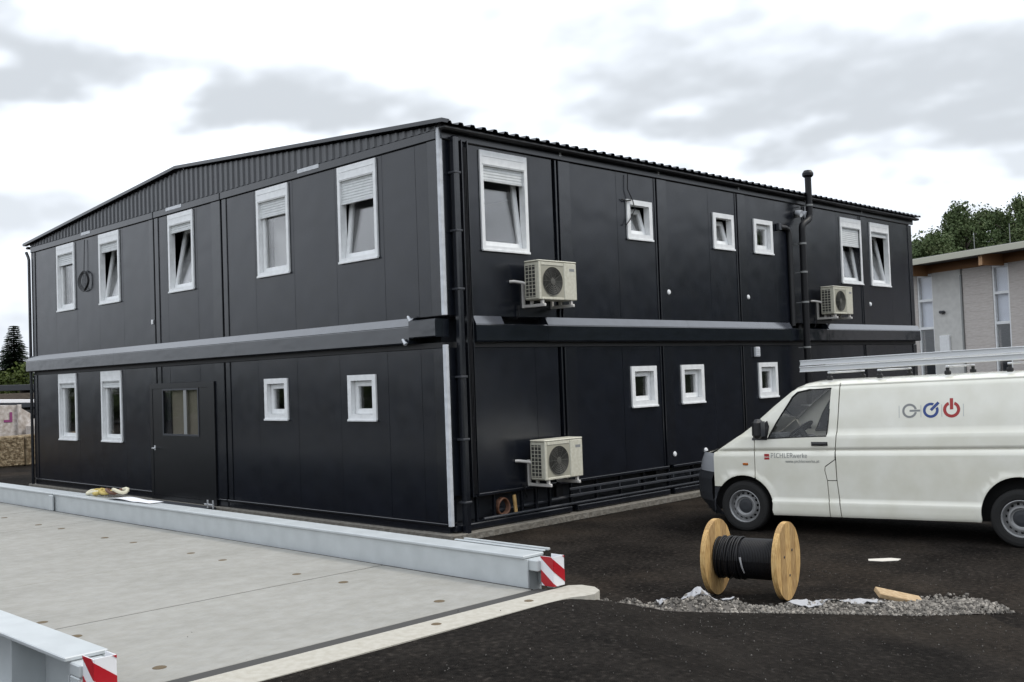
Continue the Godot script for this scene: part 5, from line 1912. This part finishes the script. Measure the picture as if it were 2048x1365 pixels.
func plants() -> void:
	# wooded slope behind the hall
	var g := Geo.new()
	var hill := noise(21, 0.02, 3)
	for i in 40:
		for j in 14:
			var p := []
			for q in [[0, 0], [1, 0], [1, 1], [0, 1]]:
				var b: float = -0.15 + 0.11 * (i + q[0])       # bearing, radians right of the view axis
				var r: float = 62.0 + 9.0 * (j + q[1])
				var f := Vector3(-0.7008, 0, -0.7125).normalized().rotated(Vector3.UP, -b)
				var o := Vector3(10.47, 0, 9.36) + f * r
				var edge := smoothstep(0.20, 0.62, b)
				o.y = -0.4 + edge * smoothstep(62.0, 170.0, r) * 15.0 * (1.0 + 0.3 * hill.get_noise_2d(o.x, o.z))
				p.append(o)
			g.quad(p[0], p[1], p[2], p[3], Vector3.UP)
	struct("hill", g, M.grass)
	var kinds := [tree_mesh(101, 11.0, 4.2, 100, 170, 0.135, 0.22), tree_mesh(102, 10.0, 4.6, 105, 170, 0.135, 0.20), tree_mesh(103, 12.0, 3.6, 96, 170, 0.135, 0.25)]
	# [bearing tangent, distance, height scale, width scale, kind, pale?, ground y, label]
	var spots := [
		[0.392, 76.0, 1.02, 0.85, 0, 0, 2.0, "dark broadleaf tree on the slope, standing closest to the dark building's eave"],
		[0.425, 80.0, 1.18, 0.85, 2, 0, 2.4, "tall dark broadleaf tree on the slope with a rounded shoulder"],
		[0.452, 74.0, 0.98, 0.8, 1, 0, 2.0, "dark bushy tree on the slope between two taller ones"],
		[0.474, 82.0, 1.20, 0.72, 2, 0, 2.6, "tallest slim dark tree above the hall roof"],
		[0.500, 79.0, 1.06, 0.85, 0, 0, 2.6, "dark tree with a gap of sky beside it above the hall roof"],
		[0.462, 67.0, 0.68, 0.72, 1, 1, 1.4, "lower mid-green tree in front of the dark wood"],
		[0.490, 68.0, 0.80, 0.75, 0, 1, 1.4, "fresh green rounded tree in front of the dark wood above the hall"],
		[0.430, 68.0, 0.66, 0.8, 2, 0, 1.2, "low dark tree just over the hall's fascia"],
		[0.522, 72.0, 1.12, 0.85, 1, 1, 2.2, "mid-green tree at the edge of the wood over the hall roof"],
		[0.545, 78.0, 1.30, 0.85, 2, 0, 2.6, "high dark tree at the outer edge of the wood"],
		[0.410, 92.0, 1.15, 1.0, 1, 0, 4.6, "dark tree in the second row of the wood"],
		[0.440, 95.0, 1.20, 1.0, 0, 0, 4.8, "rounded dark tree in the second row of the wood behind the tall ones"],
		[0.485, 94.0, 1.18, 1.0, 1, 0, 4.8, "broad dark tree in the second row above the hall"],
		[0.515, 96.0, 1.22, 1.0, 0, 0, 5.0, "broad dark tree filling the wood behind the green ones"],
	]
	var k := 0
	for q in spots:
		var p := ray(q[0] + 0.018, q[1])
		p.y = q[6] * 0.85
		put_tree("broadleaf_tree", kinds[q[4]], M.leaf_mid if q[5] else M.leaf_dark, p, k * 1.3, Vector3(q[3] * 0.92, q[2] * 0.80, q[3] * 0.92), q[7], "trees on the slope behind the hall")
		k += 1
	# the wood goes on round the yard, beyond the frame: one mass
	var whole := Geo.new()
	var mm := MultiMesh.new()
	mm.transform_format = MultiMesh.TRANSFORM_3D
	mm.use_colors = true
	mm.mesh = kinds[1][1]
	var put := []
	for i in 46:
		var b := 0.62 + 1.9 * i / 45.0
		for row in 2:
			var rr := 74.0 + 18.0 * row + rng.randf_range(-4, 4)
			var f := Vector3(-0.7008, 0, -0.7125).normalized().rotated(Vector3.UP, -b)
			var o := Vector3(10.47, 0, 9.36) + f * rr
			o.y = 1.0 + 2.6 * row
			var s := rng.randf_range(0.9, 1.25)
			put.append(Transform3D(Basis(Vector3.UP, rng.randf() * TAU).scaled(Vector3(s, s * rng.randf_range(0.9, 1.2), s)), o))
	for i in 40:   # lower trees across the yard, opposite the gable side
		var b := -0.95 - 2.0 * i / 39.0
		var rr := 66.0 + rng.randf_range(-6, 6)
		var f := Vector3(-0.7008, 0, -0.7125).normalized().rotated(Vector3.UP, -b)
		var o := Vector3(10.47, -0.5, 9.36) + f * rr
		var s := rng.randf_range(0.36, 0.52)
		put.append(Transform3D(Basis(Vector3.UP, rng.randf() * TAU).scaled(Vector3(s * 1.7, s, s * 1.7)), o))
	mm.instance_count = put.size()
	for i in put.size():
		mm.set_instance_transform(i, put[i])
		var q := rng.randf_range(0.8, 1.1)
		mm.set_instance_color(i, Color(q, q, q))
	var wd := MultiMeshInstance3D.new()
	wd.name = "woodland"
	wd.multimesh = mm
	wd.material_override = M.leaf_dark
	add_child(wd)
	tag(wd, "dark broadleaf woodland ringing the yard", "woodland", "", "stuff")
	# spruce and hedge at the far left
	put_tree("spruce_tree", spruce_mesh(201, 8.0, 2.9), M.needle, ray(-0.4808, 78.0) + Vector3(0, -1.0, 0), 0.6, Vector3(1, 1, 1), "dark pointed spruce tree behind the hedge", "")
	var hc := Geo.new()
	hc.use_col = true
	var r := RandomNumberGenerator.new()
	r.seed = 301
	for i in 9000:
		var p := Vector3(r.randf_range(-6.5, 6.5), 0, r.randf_range(-1.0, 1.0))
		p.y = 1.2 + 2.35 * pow(r.randf(), 0.5) * (0.92 + 0.08 * sin(p.x * 2.2) + 0.05 * sin(p.x * 5.1))
		var n := Vector3(r.randfn(), r.randfn() + 0.8, r.randfn()).normalized()
		var u := n.cross(Vector3(r.randfn(), r.randfn(), r.randfn())).normalized() * r.randf_range(0.05, 0.11)
		var w := n.cross(u) * 0.6
		var q := r.randf_range(0.7, 1.3)
		hc.col = Color(q * 1.05, q, q * 0.8)
		hc.tri(p - u, p - w, p + u, n, n, n)
		hc.tri(p - u, p + w, p + u, n, n, n)
	var hd := thing("clipped_hedge", "yellow-green clipped hedge behind the stacked boards", "hedge", ray(-0.480, 52.0), 0.9)
	obj("foliage", hc, M.hedge_leaf, hd)
	var st := Geo.new()
	for i in 9:
		st.tube([Vector3(-6 + i * 1.5, -0.2, 0), Vector3(-6 + i * 1.5, 2.2, 0)], 0.05, 0.03, 5)
	obj("stems", st, M.bark, hd)


# ------------------------------------------------------------------ storage yard at the far left
func yard() -> void:
	var g: Geo
	# wall of concrete blocks
	var bw := thing("block_wall", "low stained wall of stacked concrete blocks at the yard's edge", "wall", Vector3(-22.8, 0, -2.0))
	for row in 1:
		for k in 9:
			g = Geo.new()
			g.box(Vector3(rng.randf_range(-0.015, 0.015), 0.46, -6.4 + k * 1.62 + rng.randf_range(-0.01, 0.01)), Vector3(0.8, 0.92 + rng.randf_range(-0.01, 0.01), 1.60), 0.04, Basis(Vector3.UP, rng.randf_range(-0.01, 0.01)))
			obj("block", g, M.block_concrete, bw)
	# covered crate stack with faded lettering, behind the wall
	var bn := thing("lettered_skip", "white skip with faded violet lettering standing behind the block wall", "skip", Vector3(-25.2, 0, -2.6))
	g = Geo.new()
	g.prism(PackedVector2Array([Vector2(-3.6, 0.0), Vector2(-3.6, 1.84), Vector2(0.62, 1.84), Vector2(1.15, 1.50), Vector2(1.30, 0.0)]), -0.75, 0.75, Transform3D(Basis(Vector3(0, 0, -1), Vector3(0, 1, 0), Vector3(1, 0, 0)), Vector3.ZERO))
	obj("body", g, M.banner_white, bn)
	for k in 7:
		g = Geo.new()
		var z := 2.02 - k * 0.42
		g.minmax(Vector3(0.751, 1.30, z), Vector3(0.765, 1.62, z + 0.08))
		if k % 2:
			g.minmax(Vector3(0.751, 1.54, z + 0.081), Vector3(0.765, 1.62, z + 0.26))
		else:
			g.minmax(Vector3(0.751, 1.30, z + 0.081), Vector3(0.765, 1.38, z + 0.26))
		obj("faded_letter", g, M.print_violet, bn)
	for z in [-0.76, 1.6]:
		g = Geo.new()
		g.minmax(Vector3(0.751, 0.1, z), Vector3(0.85, 1.85, z + 0.12), 0.01)
		obj("rib", g, M.banner_white, bn)
	# a white bag leaning on it
	g = Geo.new()
	g.box(Vector3(0, 0.45, 0), Vector3(1.0, 0.95, 1.0), 0.22)
	var bg := obj("bulk_bag", g, M.banner_white)
	bg.position = Vector3(-24.0, 0.45, -3.95)
	bg.rotation.y = 0.3
	tag(bg, "slumped off-white bulk bag beside the lettered skip", "bag")
	# pale board and dark stacks above
	var sk := thing("board_stack", "stack of weathered boards topped with a pale plank, behind the skip", "boards", Vector3(-30.5, 0, -4.6), 0.12)
	for k in 7:
		g = Geo.new()
		g.minmax(Vector3(-0.8, 0.4 + k * 0.32, -5.0), Vector3(0.8, 0.62 + k * 0.32, 4.0), 0.01)
		obj("board_layer", g, [M.old_wood, M.dark_steel, M.old_wood, M.black_plastic, M.dark_steel, M.old_wood, M.dark_steel][k], sk)
		if k < 6:
			for z in [-4.0, -1.5, 1.0, 3.5]:
				g = Geo.new()
				g.minmax(Vector3(-0.8, 0.621 + k * 0.32, z), Vector3(0.8, 0.719 + k * 0.32, z + 0.1))
				obj("spacer", g, M.old_wood, sk)
	g = Geo.new()
	g.box(Vector3(0, 0, 0), Vector3(0.5, 0.12, 7.0), 0.01)
	var pb := obj("pale_plank", g, M.sheet_white)
	pb.position = Vector3(-26.6, 2.0, -2.6)
	pb.rotation.x = -0.035
	tag(pb, "long pale plank resting on trestles behind the lettered skip", "plank")
	for z in [-4.9, 0.2]:
		var tr := thing("timber_trestle", ["timber trestle under the far end of the pale plank", "timber trestle under the pale plank where it passes the lettered skip"][int(z > 0)], "trestle", Vector3(-26.6, 0, z), 0.0, "trestles under the pale plank")
		g = Geo.new()
		g.minmax(Vector3(-0.35, 1.78 + (z + 2.6) * 0.035, -0.05), Vector3(0.35, 1.93 + (z + 2.6) * 0.035, 0.05), 0.006)
		obj("beam", g, M.old_wood, tr)
		for x in [-0.28, 0.28]:
			g = Geo.new()
			g.minmax(Vector3(x - 0.04, 0, -0.04), Vector3(x + 0.04, 1.779 + (z + 2.6) * 0.035, 0.04), 0.004)
			obj("leg", g, M.old_wood, tr)


# ------------------------------------------------------------------ hall at the right
func hall() -> void:
	var h := thing("timber_hall", "pale hall with tall white windows and brown timber beams under its roof edge", "building")
	var v := Vector3(0.90853, 0, 0.41781)
	var n := Vector3(-0.41781, 0, 0.90853)
	h.transform = Transform3D(Basis(v, Vector3.UP, n), Vector3(-5.98, 0, -29.285))
	var g: Geo
	var openings := [[-2.9, -2.1], [0.0, 0.80], [3.60, 4.32], [7.2, 7.95], [10.7, 11.45]]
	var x := -6.0
	var seg := 0
	for q in openings + [[14.0, 14.0]]:
		# wall piece from x to q[0]
		if seg == 2:     # plastered pier, then boards
			g = Geo.new()
			g.minmax(Vector3(x + 0.001, 0, -0.3), Vector3(2.18, 5.455, 0.02))
			obj("plaster_pier", g, M.hall_plaster, h)
			g = Geo.new()
			g.minmax(Vector3(2.182, 0, -0.1), Vector3(2.25, 5.25, 0.05))
			obj("downpipe", g, M.print_grey, h)
			x = 2.26
		var y := 0.0
		while y < 5.45:
			g = Geo.new()
			g.minmax(Vector3(x + 0.002, y + 0.001, -0.3), Vector3(q[0] - 0.002, minf(y + 0.2995, 5.45), 0.0), 0.003)
			obj("board", g, M.hall_board, h)
			y += 0.30
		if q[1] > q[0]:
			var w := part("window", h)
			var mid: float = (q[0] + q[1]) * 0.5
			g = Geo.new()
			for e in [q[0], q[1] - 0.07]:
				g.minmax(Vector3(e, 0.5, -0.12), Vector3(e + 0.07, 5.42, -0.02), 0.006)
			for yy in [0.5, 3.38, 4.42, 5.35]:
				g.minmax(Vector3(q[0] + 0.071, yy, -0.118), Vector3(q[1] - 0.071, yy + 0.10, -0.022), 0.006)
			obj("frame", g, M.window_white, w)
			for yy in [[0.6, 3.38], [3.48, 4.42], [4.52, 5.35]]:
				g = Geo.new()
				g.minmax(Vector3(q[0] + 0.07, yy[0], -0.08), Vector3(q[1] - 0.07, yy[1], -0.07))
				obj("pane", g, M.hall_glass, w)
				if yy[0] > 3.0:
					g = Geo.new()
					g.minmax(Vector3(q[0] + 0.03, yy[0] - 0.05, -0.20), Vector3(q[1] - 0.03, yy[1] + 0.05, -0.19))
					obj("reflection_board", g, M.reflection_board, w)  # added pale board imitating bright sky mirrored in the upper panes
			g = Geo.new()
			g.minmax(Vector3(q[0] + 0.001, 0.0, -0.3), Vector3(q[1] - 0.001, 0.499, -0.005))
			obj("apron", g, M.hall_plaster, h)
			x = q[1]
		seg += 1
	# interior back so that the rooms are dark, gables
	g = Geo.new()
	g.minmax(Vector3(-6.0, 0, -14.2), Vector3(14.0, 5.4, -14.0))
	obj("rear_wall", g, M.hall_board, h)
	for e in [-6.2, 14.01]:
		g = Geo.new()
		g.minmax(Vector3(e, 0, -14.0), Vector3(e + 0.19, 5.4, 0.0))
		obj("end_wall", g, M.hall_board, h)
	# roof slab with overhang, fascia, beams
	g = Geo.new()
	g.minmax(Vector3(-7.0, 5.78, -15.0), Vector3(15.0, 5.96, 1.05))
	obj("roof", g, M.hall_roof, h)
	g = Geo.new()
	g.minmax(Vector3(-7.02, 5.72, 1.055), Vector3(15.02, 5.935, 1.11), 0.01)
	obj("fascia", g, M.hall_fascia, h)
	for bx in [-3.4, 0.42, 3.98, 7.55, 11.1]:
		g = Geo.new()
		g.minmax(Vector3(bx, 5.38, -0.29), Vector3(bx + 0.16, 5.775, 0.93), 0.01)
		obj("beam", g, M.beam_wood, h)
		g = Geo.new()
		g.minmax(Vector3(bx - 0.002, 5.39, 0.931), Vector3(bx + 0.162, 5.77, 0.94))
		obj("beam_end", g, M.beam_end_wood, h)
	g = Geo.new()
	g.minmax(Vector3(-6.0, 5.46, -0.28), Vector3(14.0, 5.775, -0.02))
	obj("wall_plate", g, M.beam_wood, h)
	# wall lamp and box on the pier
	g = Geo.new()
	g.box(Vector3(1.30, 3.98, 0.09), Vector3(0.22, 0.10, 0.14), 0.03)
	obj("wall_lamp", g, M.dark_steel, h)
	g = Geo.new()
	g.minmax(Vector3(1.12, 2.2, 0.0205), Vector3(1.60, 3.12, 0.10), 0.012)
	obj("meter_box", g, M.window_white, h)
	for q in [[3.05, -1.5], [0.9, -2.0]]:
		g = Geo.new()
		g.tube([Vector3(q[0], 5.95, q[1]), Vector3(q[0], 7.0, q[1])], 0.014, 0.010, 6)
		obj("lightning_rod", g, M.print_grey, h)


# ------------------------------------------------------------------ scene
func _ready() -> void:
	rng.seed = 4711
	# camera
	var cam := Camera3D.new()
	cam.name = "camera"
	cam.transform = Transform3D(Basis(Vector3(0.711639, -0.035645, -0.701640), Vector3(0.049189, 0.998789, -0.000851), Vector3(0.700821, -0.033908, 0.712531)), Vector3(10.47, 2.2, 9.36))
	cam.fov = rad_to_deg(2.0 * atan(682.5 / 2073.0))
	cam.near = 0.1
	cam.far = 1500.0
	add_child(cam)
	cam.current = true
	# sky and exposure
	var env := Environment.new()
	env.background_mode = Environment.BG_SKY
	var sky := Sky.new()
	var pm := PanoramaSkyMaterial.new()
	pm.panorama = make_sky()
	sky.sky_material = pm
	env.sky = sky
	env.background_energy_multiplier = 1.0
	env.tonemap_mode = Environment.TONE_MAPPER_LINEAR
	env.tonemap_exposure = 1.08
	env.sdfgi_enabled = true
	env.ssao_enabled = true
	env.ssil_enabled = true
	var we := WorldEnvironment.new()
	we.name = "world_environment"
	we.environment = env
	add_child(we)
	# veiled sun, behind thin cloud to the right
	var sun := DirectionalLight3D.new()
	sun.name = "sun"
	sun.light_energy = 0.45
	sun.light_angular_distance = 14.0
	sun.light_color = Color(1.0, 0.965, 0.91)
	sun.shadow_enabled = true
	sun.look_at_from_position(Vector3(0.55, 1.0, -0.55), Vector3.ZERO)
	add_child(sun)

	make_materials()
	mat("door_reflection_board", lin(0.17, 0.155, 0.115), 0.9)  # painted reflection tone behind the door glass
	mat("reflection_board", lin(0.62, 0.65, 0.72), 0.9)  # bluish sky reflection put into the colour, for the hall windows
	var hg := mat("hall_glass", Color(0.5, 0.55, 0.6, 0.05), 0.02, 0.0, 0.9)
	hg.transparency = BaseMaterial3D.TRANSPARENCY_ALPHA
	ground()
	building()
	hall()
	weighbridge()
	plants()
	yard()
	van()
	fixtures()
	air_conditioner(Vector3(0, 3.285, -1.45), "cream air conditioner unit under the tall window by the downpipe", 1.0)
	air_conditioner(Vector3(0, 0.70, -1.44), "cream air conditioner unit low on the wall just above the plinth", -1.0)
	air_conditioner(Vector3(0, 3.235, -10.22), "cream air conditioner unit between vent pipe and two tall windows", 1.0)
	cable_drum()
	small_things()
